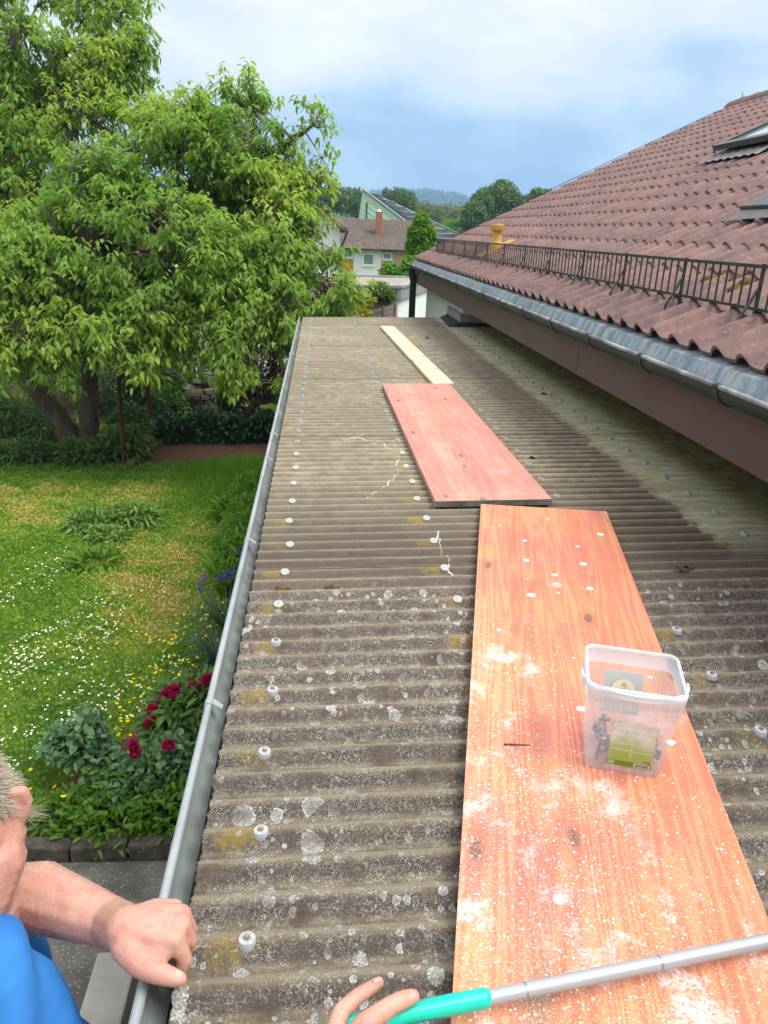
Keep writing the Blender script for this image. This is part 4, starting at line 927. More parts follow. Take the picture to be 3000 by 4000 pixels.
    depth = (B - CAM) @ RF; order = np.argsort(depth); B, D, L, Wd, var = B[order], D[order], L[order], Wd[order], var[order]
    V, F = leaves(B[nparts:], D[nparts:], L[nparts:], Wd[nparts:], 0.30, 0.22, rng)
    o = T(npobj('foliage', V, F, MAT['cherry'], t, var=np.repeat(var[nparts:], 8))); tag(o, kind='stuff')
    LM = []
    for q in range(8):
        v_, f_ = leaves(np.zeros((1, 3)), np.array([[0.0, 1.0, 0.0]]), 0.13, 0.055, 0.3, 0.22, rng); LM.append(npmesh('leaf', v_, f_, MAT['cherry'], np.full(8, 0.2+0.1*q)))
    for i in range(nparts):
        dd = Vector(D[i]).normalized(); e = dd.to_track_quat('Y', 'Z').to_euler(); s_ = L[i]/0.13
        inst('leaf', LM[int(min(7, max(0, (var[i]-0.2)*10)))], t, Vector(B[i]) + bp, e, (s_, s_, s_))
    # unripe cherries: small red-green fruit hanging in the clusters
    k = rng.choice(len(P), min(420, len(P)//3), replace=False); fv = []; ff = []; fvar = []
    oct_ = np.array([(1,0,0), (-1,0,0), (0,1,0), (0,-1,0), (0,0,1), (0,0,-1)])*0.011
    of = np.array([(0,2,4), (2,1,4), (1,3,4), (3,0,4), (2,0,5), (1,2,5), (3,1,5), (0,3,5)])
    for j in k:
        for q in range(3):
            c_ = P[j] + rng.normal(0, 0.04, 3) + np.array([0, 0, 0.02]); b = len(fv); fv += list(oct_+c_); ff += [tuple(f+b) for f in of]; vv = rng.random(); fvar += [vv]*6
    o = T(npobj('fruit', fv, ff, FRUIT, t, var=fvar)); tag(o, kind='stuff')
    return t
FRUIT = leafmat('unripe_cherry', [(0, (0.25, 0.28, 0.05)), (0.5, (0.34, 0.13, 0.03)), (1, (0.30, 0.04, 0.02))], 0.0)
main_blobs = blobs_px([(480, 800, 250, 230, 10.9, 1.0), (800, 640, 215, 190, 11.0, 0.9), (1010, 800, 200, 190, 11.0, 0.8), (1090, 960, 130, 150, 10.6, 0.7), (690, 1020, 300, 250, 10.3, 1.0), (330, 1040, 290, 220, 10.4, 1.0),
    (1010, 1130, 190, 150, 10.4, 0.7), (110, 1090, 230, 220, 10.6, 1.0), (760, 440, 55, 75, 11.0, 0.3), (950, 420, 85, 70, 11.1, 0.4), (640, 500, 90, 80, 11.2, 0.4), (1090, 680, 75, 60, 10.8, 0.3), (1215, 500, 50, 26, 10.6, 0.12), (1120, 535, 45, 40, 10.7, 0.15), (1255, 690, 40, 25, 10.6, 0.12),
    (1285, 1000, 26, 45, 10.4, 0.15), (1150, 1270, 85, 70, 10.2, 0.35), (1170, 1380, 40, 60, 10.2, 0.2), (1280, 1185, 60, 26, 10.0, 0.12), (1345, 1160, 30, 22, 9.9, 0.10), (900, 1310, 60, 70, 10.0, 0.3), (420, 1290, 250, 85, 10.0, 0.6), (80, 1290, 120, 85, 10.0, 0.5), (640, 1300, 90, 120, 10.0, 0.4), (540, 1395, 36, 55, 9.9, 0.2), (200, 1365, 60, 45, 10.0, 0.3), (910, 1430, 36, 50, 10.0, 0.2), (40, 1430, 30, 40, 10, 0.15), (1120, 1440, 50, 75, 10.1, 0.2), (1085, 1340, 60, 70, 10.2, 0.25)])
left_blobs = blobs_px([(60, 250, 220, 190, 11.8, 0.9), (260, 300, 180, 160, 11.8, 0.8), (420, 330, 110, 110, 11.6, 0.5), (500, 200, 75, 40, 11.6, 0.25), (545, 165, 45, 28, 11.6, 0.15), (520, 300, 55, 30, 11.6, 0.2), (440, 80, 90, 90, 11.8, 0.4), (340, 60, 60, 60, 11.8, 0.3), (400, -60, 130, 80, 12.0, 0.5),
    (60, 30, 110, 60, 12.0, 0.5), (120, -150, 250, 130, 12.4, 0.9), (-250, 150, 260, 300, 12.3, 1.1), (90, 520, 160, 150, 11.6, 0.7), (330, 500, 150, 130, 11.5, 0.6), (40, 740, 150, 130, 11.6, 0.7), (-200, 600, 260, 300, 12.0, 1.0), (470, 470, 70, 60, 11.4, 0.3), (-200, 1000, 200, 250, 11.6, 0.8)])
tr = np.array([-3.73, 12.0, -0.02])
cherry('broad cherry tree with the upright trunk, its drooping crown reaching the garage roof', [tr, (-3.66, 11.98, 0.8), (-3.52, 11.95, 1.7), (-3.35, 11.8, 2.4)],
       [[(-3.5, 11.95, 1.8), at(620, 1050, 11.3), at(800, 780, 11.2)], [(-3.4, 11.9, 2.1), at(850, 1000, 11.2), at(1050, 830, 11)], [(-3.55, 11.95, 1.6), at(350, 1150, 11.2), at(150, 1050, 10.8)], [(-3.4, 11.9, 2.2), at(540, 900, 11.2), at(500, 760, 11)], [at(800, 960, 11.1), at(1010, 1060, 10.7), at(1200, 1170, 10.2), at(1360, 1150, 9.9)], [at(950, 900, 11.0), at(1130, 960, 10.6)], [at(1040, 650, 10.9), at(1150, 540, 10.7), at(1260, 480, 10.6)]],
       main_blobs, 3000, 21, 0.17, 220)
cherry('tall cherry tree with the leaning mossy trunk, crown cut by the top left corner', [tr + np.array([-0.16, 0.0, 0]), (-4.15, 12.0, 0.6), (-4.55, 12.0, 1.25), (-4.85, 11.95, 2.0), (-5.1, 11.9, 2.8)],
       [[(-5.0, 11.95, 2.5), at(60, 640, 11.7), at(70, 520, 11.6), at(240, 350, 11.7)], [at(60, 640, 11.7), at(30, 400, 11.8), at(60, 200, 11.9)], [at(240, 350, 11.7), at(390, 180, 11.7), at(420, 40, 11.8)], [(-5.0, 11.9, 2.6), at(-200, 500, 12), at(-250, 200, 12.2)]],
       left_blobs, 2000, 33, 0.19, 60)

# ------------------------------------------------------------------ shrubs and plants
def shrub(name, label, cat, lst, n, L, W, mat, nst=14, group=None, base=None, stem_r=0.012, stem='twig', flowers=None, **kw):
    bl = blobs_px(lst) if len(lst[0]) == 6 and lst[0][0] > 20 else lst
    c = np.mean([b[:3] for b in bl], axis=0); b0 = np.array([c[0], c[1], 0.0]) if base is None else np.array(base, float)
    e = empty(name, b0, label, cat, group); off = Vector([-float(v) for v in b0])
    def S(o): o.location = o.location + off; return o
    if nst: S(stems_blob(e, b0, bl, nst, stem_r, MAT[stem]))
    S(foliage_blob('foliage', e, bl, n, L, W, MAT[mat], **kw))
    return e, S, bl
# background of dark shrubs behind the cherries
shrub('yew_bush', 'dark evergreen bush behind the leaning cherry trunk', 'bush', [(130, 1480, 260, 260, 15.2, 1.0), (-80, 1400, 250, 300, 15.6, 1.0), (330, 1400, 160, 200, 15.4, 0.8)], 11000, 0.085, 0.022, 'dark', hi=0.6)
shrub('yew_bush', 'dark evergreen bush between the upright cherry trunk and the rusty posts', 'bush', [(430, 1500, 140, 200, 14.8, 0.8), (500, 1560, 120, 160, 14.4, 0.6), (560, 1480, 90, 120, 15.0, 0.6)], 9000, 0.085, 0.022, 'dark', hi=0.55)
e, S, bl = shrub('lilac_bush', 'loose lilac bush with a few mauve flower heads behind the taller post', 'bush', [(640, 1500, 90, 150, 14.2, 0.5), (600, 1360, 110, 100, 14.4, 0.5), (660, 1600, 80, 90, 13.8, 0.4)], 3200, 0.10, 0.065, 'mid', hi=0.6)
for (px, py) in ((620, 1380), (600, 1400), (640, 1455), (632, 1300), (655, 1448)):
    P, d = blob_points([tuple(at(px, py, 13.8)) + (0.05, 0.05, 0.10)], 60); V, F = leaves(P, d, 0.022, 0.018, 0.1)
    S(npobj('flower', V, F, MAT['lilac'], e, var=np.repeat(RNG.random(60), 8)))
shrub('box_bush', 'olive green small leaved bush above the stone well', 'bush', [(740, 1400, 90, 120, 16.5, 0.6), (680, 1330, 70, 90, 16.8, 0.6), (800, 1480, 90, 80, 16.5, 0.5)], 6500, 0.06, 0.03, 'mid', hi=0.75)
shrub('mixed_bush', 'tangle of green plants behind the stone well', 'bush', [(840, 1620, 60, 70, 15.2, 0.4), (920, 1560, 120, 110, 16.6, 0.6), (1040, 1560, 90, 90, 16.6, 0.5), (1110, 1530, 70, 100, 16.2, 0.4), (700, 1620, 50, 60, 15.4, 0.4)], 6500, 0.09, 0.05, 'mid')
shrub('rhubarb', 'bright green large leaved plant right of the stone well', 'plant', [(842, 1555, 30, 40, 14.9, 0.25)], 60, 0.30, 0.24, 'bright', nst=8)
shrub('cabbage', 'pale blue green leafy plant under the dark maple', 'plant', [(905, 1612, 38, 26, 14.7, 0.25)], 70, 0.20, 0.16, 'bluegreen', nst=5)
# dark maple with V shaped trunk
mapl = empty('maple_tree', (-1.45, 14.45, 0), 'small dark leaved maple with a forked trunk left of the garage roof', 'tree'); off = Vector((1.45, -14.45, 0))
mb = MB(); mb.tube([(-1.5, 14.4, 0), (-1.6, 14.4, 0.35), at(935, 1560, 14.4), at(905, 1490, 14.4), at(895, 1440, 14.5)], [0.085, 0.07, 0.05, 0.045, 0.03], 9)
mb.tube([(-1.40, 14.4, 0), (-1.28, 14.4, 0.35), at(1035, 1570, 14.4), at(1065, 1450, 14.4), at(1090, 1350, 14.4)], [0.10, 0.085, 0.075, 0.06, 0.04], 9)
mb.tube([at(1010, 1620, 14.4), at(1005, 1500, 14.5), at(985, 1400, 14.5)], [0.035, 0.03, 0.02], 7)
o = mb.build('trunk', MAT['bark'], mapl); o.location = off
mbl = blobs_px([(960, 1420, 95, 85, 14.4, 0.6), (1060, 1330, 75, 75, 14.3, 0.5), (890, 1450, 60, 50, 14.4, 0.4), (1080, 1460, 50, 70, 14.4, 0.4), (990, 1520, 80, 60, 14.6, 0.5), (1010, 1260, 60, 60, 14.4, 0.4)])
o = stems_blob(mapl, at(1010, 1500, 14.4), mbl, 26, 0.015, MAT['twig']); o.location = off
o = foliage_blob('foliage', mapl, mbl, 5200, 0.075, 0.05, MAT['copper'], gap=0.25, gscale=2.5, shell=0.2); o.location = off
# low hedge at the back of the lawn
shrub('low_hedge', 'low dense dark green hedge along the brown soil bed', 'hedge', [tuple(v) for v in [(-2.55, 12.85, 0.16, 0.35, 0.30, 0.30), (-2.0, 12.9, 0.18, 0.4, 0.30, 0.32), (-1.45, 12.9, 0.18, 0.4, 0.30, 0.30), (-0.95, 12.95, 0.2, 0.4, 0.30, 0.32), (-0.5, 12.95, 0.18, 0.35, 0.30, 0.30)]], 5200, 0.11, 0.07, 'dark', base=(-1.6, 12.95, 0), lo=0.25, hi=1.0, nst=30)
# border of blue knapweed left
e, S, bl = shrub('cornflower_clump', 'tall leafy clump with blue flowers left of the cherry trunks', 'plant', [tuple(v) for v in [(-5.1, 12.6, 0.35, 0.55, 0.6, 0.45), (-4.5, 12.4, 0.3, 0.45, 0.5, 0.4), (-5.6, 12.9, 0.4, 0.5, 0.6, 0.5)]], 3200, 0.17, 0.035, 'mid', base=(-4.9, 12.5, 0), hi=0.75, droop=0.4, dirz=0.2, nst=30)
for (px, py) in ((70, 1640), (105, 1672), (135, 1665), (20, 1700), (190, 1710), (238, 1718), (270, 1745), (150, 1750), (60, 1690)):
    P, d = blob_points([tuple(at(px, py-8, 12.9)) + (0.03, 0.03, 0.025)], 26); V, F = leaves(P, d, 0.035, 0.012, 0.0)
    S(npobj('flower', V, F, MAT['violet'], e, var=np.repeat(RNG.random(26), 8)))
shrub('fern_border', 'green leafy border at the foot of the cherry trunks', 'plant', [tuple(v) for v in [(-4.6, 11.55, 0.1, 0.6, 0.35, 0.22), (-3.7, 11.5, 0.12, 0.55, 0.3, 0.24), (-3.1, 11.75, 0.2, 0.4, 0.35, 0.35), (-5.4, 11.6, 0.1, 0.5, 0.35, 0.22), (-3.15, 12.35, 0.3, 0.35, 0.4, 0.45)]], 6000, 0.14, 0.045, 'mid', base=(-3.9, 11.6, 0), droop=0.35, dirz=0.25, nst=30)
# garden post with elbow, second post, wires
p1 = MB(); p1.tube([(-3.05, 11.42, 0), (-3.0, 11.40, 1.36)], 0.034, 10); o = p1.build('clothes_post', [MAT['rust']]); tag(o, 'shorter rusty clothesline post with a bent top arm', 'post')
MB().tube([(-3.0, 11.40, 1.352), (-2.93, 11.44, 1.385), (-2.70, 11.7, 1.43)], 0.030, 10).build('arm', MAT['rust'], o)
p2 = MB(); p2.tube([(-2.95, 13.1, 0), (-2.99, 13.1, 1.75)], 0.036, 10); tag(p2.build('clothes_post', [MAT['rust']]), 'taller straight rusty post in front of the lilac', 'post')
for dz, nm in ((0, 'lower wire of the clothesline crossing in front of the dark maple'), (0.045, 'upper wire of the clothesline crossing in front of the dark maple')):
    tag(MB().tube([(-2.97, 13.06, 1.20+dz), (-1.9, 12.6, 1.185+dz), (-0.3, 11.9, 1.175+dz*0.8)], 0.004, 5).build('clothes_wire', MAT['gold']), nm, 'wire')
# stone well
wl = empty('stone_well', (-2.27, 14.3, 0), 'round dry stone planter like a small ruined tower', 'planter')
wr = MB().lathe([(0.275, 0), (0.275, 0.58), (0.0, 0.59)], (0, 0, 0), 20).build('core', MAT['soil'], wl)
for c in range(7):
    nb = 11; z0 = c*0.095
    for q in range(nb):
        if c == 6 and q in (7, 8): continue
        a0 = (q + 0.5*(c % 2) + RNG.uniform(-.08, .08))*2*math.pi/nb; da = 2*math.pi/nb*0.94; h = 0.085 + RNG.uniform(-.008, .004); ro = 0.305+RNG.uniform(-0.012, 0.015) + (0.03 if c >= 5 else 0); ri = 0.20
        poly = [(ri*math.cos(a0), ri*math.sin(a0)), (ro*math.cos(a0+0.03), ro*math.sin(a0+0.03)), ((ro+.01)*math.cos(a0+da/2), (ro+.01)*math.sin(a0+da/2)), (ro*math.cos(a0+da-0.03), ro*math.sin(a0+da-0.03)), (ri*math.cos(a0+da), ri*math.sin(a0+da))]
        o = MB().prism(poly, z0, z0+h).build('stone', MAT['stone'], wl)
for (a, z, r) in ((1.2, 0.665, 0.10), (1.9, 0.665, 0.09), (0.5, 0.665, 0.09)):
    o = MB().box(-0.11, 0.11, -0.07, 0.07, 0, 0.085).build('stone', MAT['stone'], wl); bevel(o, 0.015); o.location = (0.22*math.cos(a), 0.22*math.sin(a), z); o.rotation_euler = (RNG.normal(0, .15), RNG.normal(0, .15), a+1.5)
V, F = leaves(np.c_[RNG.normal(0, 0.09, 120), RNG.normal(-0.05, 0.08, 120), np.full(120, 0.59)], RNG.normal(0, 1, (120, 3))+[0, 0, 0.8], 0.05, 0.018); npobj('dry_plants', V, F, MAT['farbrown'], wl, var=np.repeat(0.6+0.4*RNG.random(120), 8))['kind'] = 'stuff'
# hanging spiral
sp = MB(); top_ = at(755, 1330, 13.6); bot_ = at(772, 1492, 13.6); V = []; F = []
for i in range(61):
    t = i/60; p = np.array(top_)*(1-t) + np.array(bot_)*t; a = t*2*math.pi*3.0
    u = np.array([math.cos(a), math.sin(a), 0])*0.016
    V += [p-u, p+u, p-u+[0, 0, 0.004], p+u+[0, 0, 0.004]]
    if i: b = 4*(i-1); F += [(b, b+1, b+5, b+4), (b+2, b+6, b+7, b+3), (b, b+4, b+6, b+2), (b+1, b+3, b+7, b+5)]
tag(npobj('wind_spiral', V, F, MAT['paper']), 'thin white twisted wind spiral hanging from the cherry over the stone planter', 'ornament')
# mossy edging stones of the soil bed
for k in range(7):
    t = k/6; x, y = -2.90+0.17*t, 11.28+1.25*t
    o = MB().box(-0.07, 0.07, -0.085, 0.085, -0.03, 0.10+RNG.uniform(-.02, .02)).build('edging_stone', [simple('mossy_stone', (0.13, 0.115, 0.02), (0.06, 0.055, 0.03), 14, 0.95, bump=0.8)] if k == 0 else [bpy.data.materials['mossy_stone']])
    bevel(o, 0.03, 3); o.location = (x, y, 0); o.rotation_euler = (0, 0, RNG.normal(-0.1, 0.1))
    tag(o, ('mossy edging stone next to the foot of the bent clothes post', 'second mossy edging stone from the bent clothes post', 'third mossy edging stone from the bent clothes post', 'middle mossy stone of the row edging the brown soil', 'third mossy edging stone from the hedge end', 'second mossy edging stone from the hedge end', 'mossy edging stone farthest back, under the low hedge')[k], 'stone', 'edging stones of the soil bed')
# moss covered stump far left
o = MB().lathe([(0.75, 0), (0.6, 0.22), (0.42, 0.42), (0.25, 0.58), (0.0, 0.6)], (0, 0, 0), 14, True).build('mossy_mound', bpy.data.materials['mossy_stone']); o.location = (-5.65, 15.0, 0); tag(o, 'mossy rockery mound in deep shade behind the leaning trunk', 'rockery')
o = MB().box(-0.2, 0.2, -0.15, 0.15, 0, 0.28).build('stone_block', MAT['stone']); bevel(o, 0.03); o.location = (-5.4, 14.95, 0.52); tag(o, 'grey stone block on top of the mossy mound', 'stone')

# ------------------------------------------------------------------ lawn
def grass(name, region, n, h, wd, hue, seed, bend=0.5, z=0.0):
    rng = np.random.default_rng(seed); x0, x1, y0, y1 = region
    x = rng.uniform(x0, x1, n); y = y0 + (y1-y0)*rng.random(n)**0.85; P = np.stack([x, y, np.full(n, z)], 1)
    keep, v, hs = hue(P, rng); P, v, hs = P[keep], v[keep], hs[keep]; n = len(P)
    hh = h*hs*rng.uniform(0.5, 1.2, n); a = rng.uniform(0, 6.283, n); la = rng.uniform(0, 6.283, n); ln = rng.uniform(0.1, 1.0, n)*bend
    S = np.stack([np.cos(a), np.sin(a), np.zeros(n)], 1)*(wd*rng.uniform(0.6, 1.3, n))[:, None]/2
    Ld = np.stack([np.cos(la), np.sin(la), np.zeros(n)], 1)*(hh*ln)[:, None]; up = np.stack([np.zeros(n), np.zeros(n), hh], 1)
    V = np.zeros((n, 5, 3)); V[:, 0] = P-S; V[:, 1] = P+S; V[:, 2] = P-S*0.8+Ld*0.35+up*0.6; V[:, 3] = P+S*0.8+Ld*0.35+up*0.6; V[:, 4] = P+Ld+up*(1-0.3*ln[:, None])
    F = (np.array([(0, 1, 3), (0, 3, 2), (2, 3, 4)])[None] + (np.arange(n)*5)[:, None, None]).reshape(-1, 3)
    o = npobj(name, V.reshape(-1, 3), F, MAT['grass'], var=np.repeat(v, 5)); return o
def yellowness(P):
    g = np.zeros(len(P))
    for cx, cy, sx, sy, a in ((-1.75, 7.6, 0.75, 1.15, 1.0), (-4.2, 9.9, 1.3, 0.65, 0.9), (-2.2, 10.1, 0.6, 0.4, 0.7), (-1.55, 6.3, 0.3, 0.7, 0.7), (-3.6, 8.9, 0.8, 0.4, 0.5)):
        g += a*np.exp(-((P[:, 0]-cx)/sx)**2 - ((P[:, 1]-cy)/sy)**2)
    return np.clip(g, 0, 1)
def in_lawn(P):
    x, y = P[:, 0], P[:, 1]
    bed = (x > -1.15 - 0.9*np.clip((5.2-y)/1.6, 0, 1)) & (y < 5.3)
    return (y > 3.70) & ~bed & ~((x > -2.8) & (y > 11.35 + (x+2.8)*0.22))
def hue_lawn(P, rng):
    yl = yellowness(P); n1 = vnoise(P[:, :2]*1.3, 4); n2 = vnoise(P[:, :2]*4.5, 8); n3 = vnoise(P[:, :2]*9.0, 12)
    v = 0.27 + 0.66*yl*(0.4+0.9*n2) + 0.25*(n1-0.5) + 0.30*(n3-0.5) + rng.normal(0, 0.08, len(P))
    return in_lawn(P), np.clip(v, 0, 1), 0.8 + 0.5*n3*(1-0.4*yl)
tag(grass('grass', (-6.6, -0.3, 3.7, 12.2), 170000, 0.055, 0.0075, hue_lawn, 1, 0.9), 'short patchy lawn grass, yellowish in places', 'grass', kind='stuff')
# rosettes of broad leaves (clover, daisies, plantain) give the lawn its texture
rng = np.random.default_rng(5); n = 60000
P = np.stack([rng.uniform(-6.6, -0.3, n), 3.7 + 8.3*rng.random(n)**0.85, np.full(n, 0.01)], 1)
k, v, hs = hue_lawn(P, rng); P, v = P[k], v[k]; D = rng.normal(0, 1, P.shape); D[:, 2] = np.abs(D[:, 2])*0.45+0.15
V, F = leaves2(P + np.array([0, 0, 0.02]), D, rng.uniform(0.02, 0.05, len(P)), rng.uniform(0.014, 0.028, len(P)), rng)
tag(npobj('clover', V, F, MAT['grass'], var=np.repeat(np.clip(v+0.05, 0, 1), 4)), 'low broad leaved clover and daisy leaves mixed into the lawn', 'ground cover', kind='stuff')
def hue_tall(P, rng):
    c = np.exp(-((P[:, 0]+1.15)/0.75)**2 - ((P[:, 1]-10.55)/1.0)**2); k = (rng.random(len(P)) < c*1.4) & (P[:, 1] < 11.6 + (P[:, 0]+1.8)*0.25)
    return k, np.clip(0.12 + 0.35*rng.random(len(P)), 0, 1), 0.35 + 0.8*c
tag(grass('tall_grass', (-2.6, -0.3, 8.8, 12.2), 26000, 0.26, 0.008, hue_tall, 3, 0.6), 'taller uncut grass in front of the soil bed', 'grass', kind='stuff')
# daisies
def flowers(name, P, r, mat, label, cat, seed, centre=True):
    rng = np.random.default_rng(seed); n = len(P); k = 8; V = np.zeros((n, k+1, 3)); tl_ = rng.normal(0, 0.28, (n, 2))
    for q in range(k):
        a = 2*math.pi*q/k; rr = r*rng.uniform(0.8, 1.1, n); dx, dy = rr*math.cos(a), rr*math.sin(a)
        V[:, q] = P + np.stack([dx, dy, dx*tl_[:, 0]+dy*tl_[:, 1] + 0.002], 1)
    V[:, k] = P
    F = (np.array([(q, (q+1) % k, k) for q in range(k)])[None] + (np.arange(n)*(k+1))[:, None, None]).reshape(-1, 3)
    o = npobj(name, V.reshape(-1, 3), F, mat, var=np.repeat(rng.random(n), k+1))
    Vs = np.zeros((n, 3, 3)); Vs[:, 0] = P; Vs[:, 1] = P*[1, 1, 0] + [0.002, 0, 0]; Vs[:, 2] = P*[1, 1, 0] - [0.002, 0, 0]
    st = npobj('stalks', Vs.reshape(-1, 3), (np.arange(n)*3)[:, None] + np.array([[0, 1, 2]]), MAT['grass'], o, var=np.full(n*3, 0.3)); tag(st, kind='stuff')
    if centre:
        Vc = np.zeros((n, 5, 3))
        for q in range(4): a = q*math.pi/2; Vc[:, q] = P + np.array([r*0.33*math.cos(a), r*0.33*math.sin(a), 0.004])
        Vc[:, 4] = P + [0, 0, 0.007]
        Fc = (np.array([(q, (q+1) % 4, 4) for q in range(4)])[None] + (np.arange(n)*5)[:, None, None]).reshape(-1, 3)
        tag(npobj('flower_centres', Vc.reshape(-1, 3), Fc, MAT['yellowpetal'], o, var=np.full(n*5, 0.6)), kind='stuff')
    return tag(o, label, cat, kind='stuff')
rng = np.random.default_rng(17); n = 11000
P = np.stack([rng.uniform(-5.2, -0.9, n), rng.uniform(3.8, 9.0, n), rng.uniform(0.055, 0.085, n)], 1)
dens = np.clip(1.25*vnoise(P[:, :2]*1.6, 31)-0.18, 0, 1)*np.clip(1.3*vnoise(P[:, :2]*5.0, 33)-0.1, 0, 1)
dens *= (1-yellowness(P))*np.clip((8.3-P[:, 1])/1.2, 0, 1)*np.clip((-1.15-P[:, 0])/0.9+0.25, 0, 1)
P = P[(rng.random(n) < dens*1.15) & in_lawn(P)]
flowers('daisies', P, 0.0095, MAT['whitepetal'], 'hundreds of small white daisies scattered over the lawn', 'daisies', 3)
cl = np.array([(-1.12, 5.6, .12, .35, 34), (-1.0, 5.95, .2, .4, 30), (-1.35, 5.1, .15, .2, 14), (-1.9, 4.6, .6, .7, 10), (-2.2, 5.6, .7, .7, 6), (-1.5, 4.3, .3, .4, 18), (-1.42, 4.75, .1, .12, 12), (-1.6, 4.1, .12, .15, 12), (-3, 6.5, .8, 1, 10)])
P = np.concatenate([np.stack([rng.normal(c[0], c[2], int(c[4])), rng.normal(c[1], c[3], int(c[4])), rng.uniform(0.10, 0.24, int(c[4]))], 1) for c in cl]); P = P[P[:, 1] > 3.7]
flowers('buttercups', P, 0.0135, MAT['yellowpetal'], 'small yellow buttercups along the right edge of the lawn', 'buttercups', 4, False)

# plants in the border beside the garage
def strap_plant(name, label, c, n, h, wd, mat, seed, spread=0.5, group=None):
    rng = np.random.default_rng(seed); a = rng.uniform(0, 6.283, n); hh = h*rng.uniform(0.6, 1.15, n); sp_ = spread*rng.uniform(0.3, 1.2, n); k = 6
    D = np.stack([np.cos(a), np.sin(a), np.zeros(n)], 1); S = np.stack([-np.sin(a), np.cos(a), np.zeros(n)], 1); base = D*0.05*rng.random((n, 1))
    V = np.zeros((n, k*2, 3))
    for i in range(k):
        t = i/(k-1); w_ = wd*(1-t**2.2)*0.5+0.0006
        p = base + D*(hh*sp_*(t**1.6))[:, None] + np.array([0, 0, 1.0])*(hh*(t - 0.55*sp_*t*t*t))[:, None]
        V[:, 2*i] = p - S*w_; V[:, 2*i+1] = p + S*w_
    q = np.array([(2*i, 2*i+1, 2*i+3, 2*i+2) for i in range(k-1)]); F = (q[None] + (np.arange(n)*2*k)[:, None, None]).reshape(-1, 4)
    e = empty(name, c, label, 'plant', group); tag(npobj('foliage', V.reshape(-1, 3), F, MAT[mat], e, var=np.repeat(rng.random(n), 2*k)), kind='stuff'); return e
strap_plant('day_lily', 'bright yellow green strap leaved clump below the violet flowers', (-0.95, 6.85, 0), 80, 0.62, 0.022, 'bright', 3, 0.8)
strap_plant('daffodil_clump', 'grey green daffodil leaves, upper clump beside the gutter', (-0.85, 6.15, 0), 110, 0.50, 0.012, 'bluegreen', 4, 0.95, 'daffodil clumps beside the garage')
strap_plant('daffodil_clump', 'grey green daffodil leaves flopping among the buttercups, lower clump', (-0.86, 5.55, 0), 110, 0.48, 0.012, 'bluegreen', 5, 1.0, 'daffodil clumps beside the garage')
strap_plant('daffodil_clump', 'small grey green daffodil clump at the lower end of the border near the gutter', (-0.75, 4.0, 0), 60, 0.36, 0.011, 'bluegreen', 6, 0.9, 'daffodil clumps beside the garage')
e, S, bl = shrub('knapweed', 'leafy green plant with violet knapweed flowers beside the gutter', 'plant', [(-0.80, 7.3, 0.25, 0.35, 0.4, 0.28), (-0.75, 7.9, 0.25, 0.35, 0.45, 0.28)], 2200, 0.14, 0.035, 'bright', nst=16, droop=0.3, dirz=0.3, lo=0.0, hi=0.7, base=(-0.78, 7.5, 0))
for (px, py) in ((795, 2258), (783, 2292), (865, 2253), (880, 2250), (898, 2258), (903, 2230), (942, 2150), (855, 2262)):
    P, d = blob_points([tuple(at(px, py, 6.9)) + (0.022, 0.022, 0.02)], 30); V, F = leaves(P, d, 0.035, 0.010, 0.0)
    S(npobj('flower', V, F, MAT['violet'], e, var=np.repeat(RNG.random(30), 8)))
shrub('meadow_border', 'lush green weeds along the garage wall beside the middle of the gutter', 'plant', [(-0.75, 8.6, 0.18, 0.4, 0.6, 0.25), (-0.8, 9.5, 0.18, 0.4, 0.6, 0.25), (-0.72, 8.0, 0.15, 0.3, 0.4, 0.22), (-1.1, 9.2, 0.1, 0.3, 0.4, 0.14)], 5200, 0.12, 0.03, 'bright', lo=0.0, hi=0.7, dirz=0.4, nst=20, base=(-0.8, 9, 0))
shrub('comfrey', 'leafy green weed patch with small blue flowers in the middle of the lawn', 'plant', [(-2.75, 8.75, 0.08, 0.36, 0.28, 0.14), (-2.35, 8.95, 0.09, 0.32, 0.25, 0.14), (-2.5, 8.4, 0.05, 0.28, 0.2, 0.08)], 1300, 0.12, 0.04, 'mid', lo=0.5, dirz=0.35, nst=10, droop=0.35, base=(-2.6, 8.75, 0))
shrub('dock', 'small pale green dock rosette in the lawn below the weed patch', 'plant', [(-2.45, 7.65, 0.05, 0.30, 0.22, 0.10)], 160, 0.16, 0.05, 'bright', nst=0, dirz=0.3, base=(-2.45, 7.65, 0))
def flower_heads(e, S, pts, r, mat, n=46):
    for c in pts:
        P, d = blob_points([tuple(c) + (r*0.75, r*0.75, r*0.55)], n, 0.15); d[:, 2] += 0.3; V, F = leaves(P, d, r*0.8, r*0.8, -0.2, 0.5)
        S(npobj('flower', V, F, mat, e, var=np.repeat(RNG.random(n), 8)))
e, S, bl = shrub('peony', 'peony bush with deep red double flowers beside the gutter', 'plant', [(720, 2760, 110, 70, 5.35, 0.3), (680, 2830, 100, 80, 5.25, 0.3), (790, 2720, 60, 70, 5.4, 0.25)], 1700, 0.15, 0.038, 'mid', nst=20, lo=0.15, hi=0.75, droop=0.35, base=(-0.85, 4.9, 0))
flower_heads(e, S, [at(*q) for q in [(655, 2715, 5.3), (683, 2698, 5.3), (676, 2735, 5.25), (762, 2688, 5.3), (815, 2657, 5.3), (596, 2775, 5.2), (587, 2826, 5.1), (645, 2725, 5.28)]], 0.042, MAT['redpetal'])
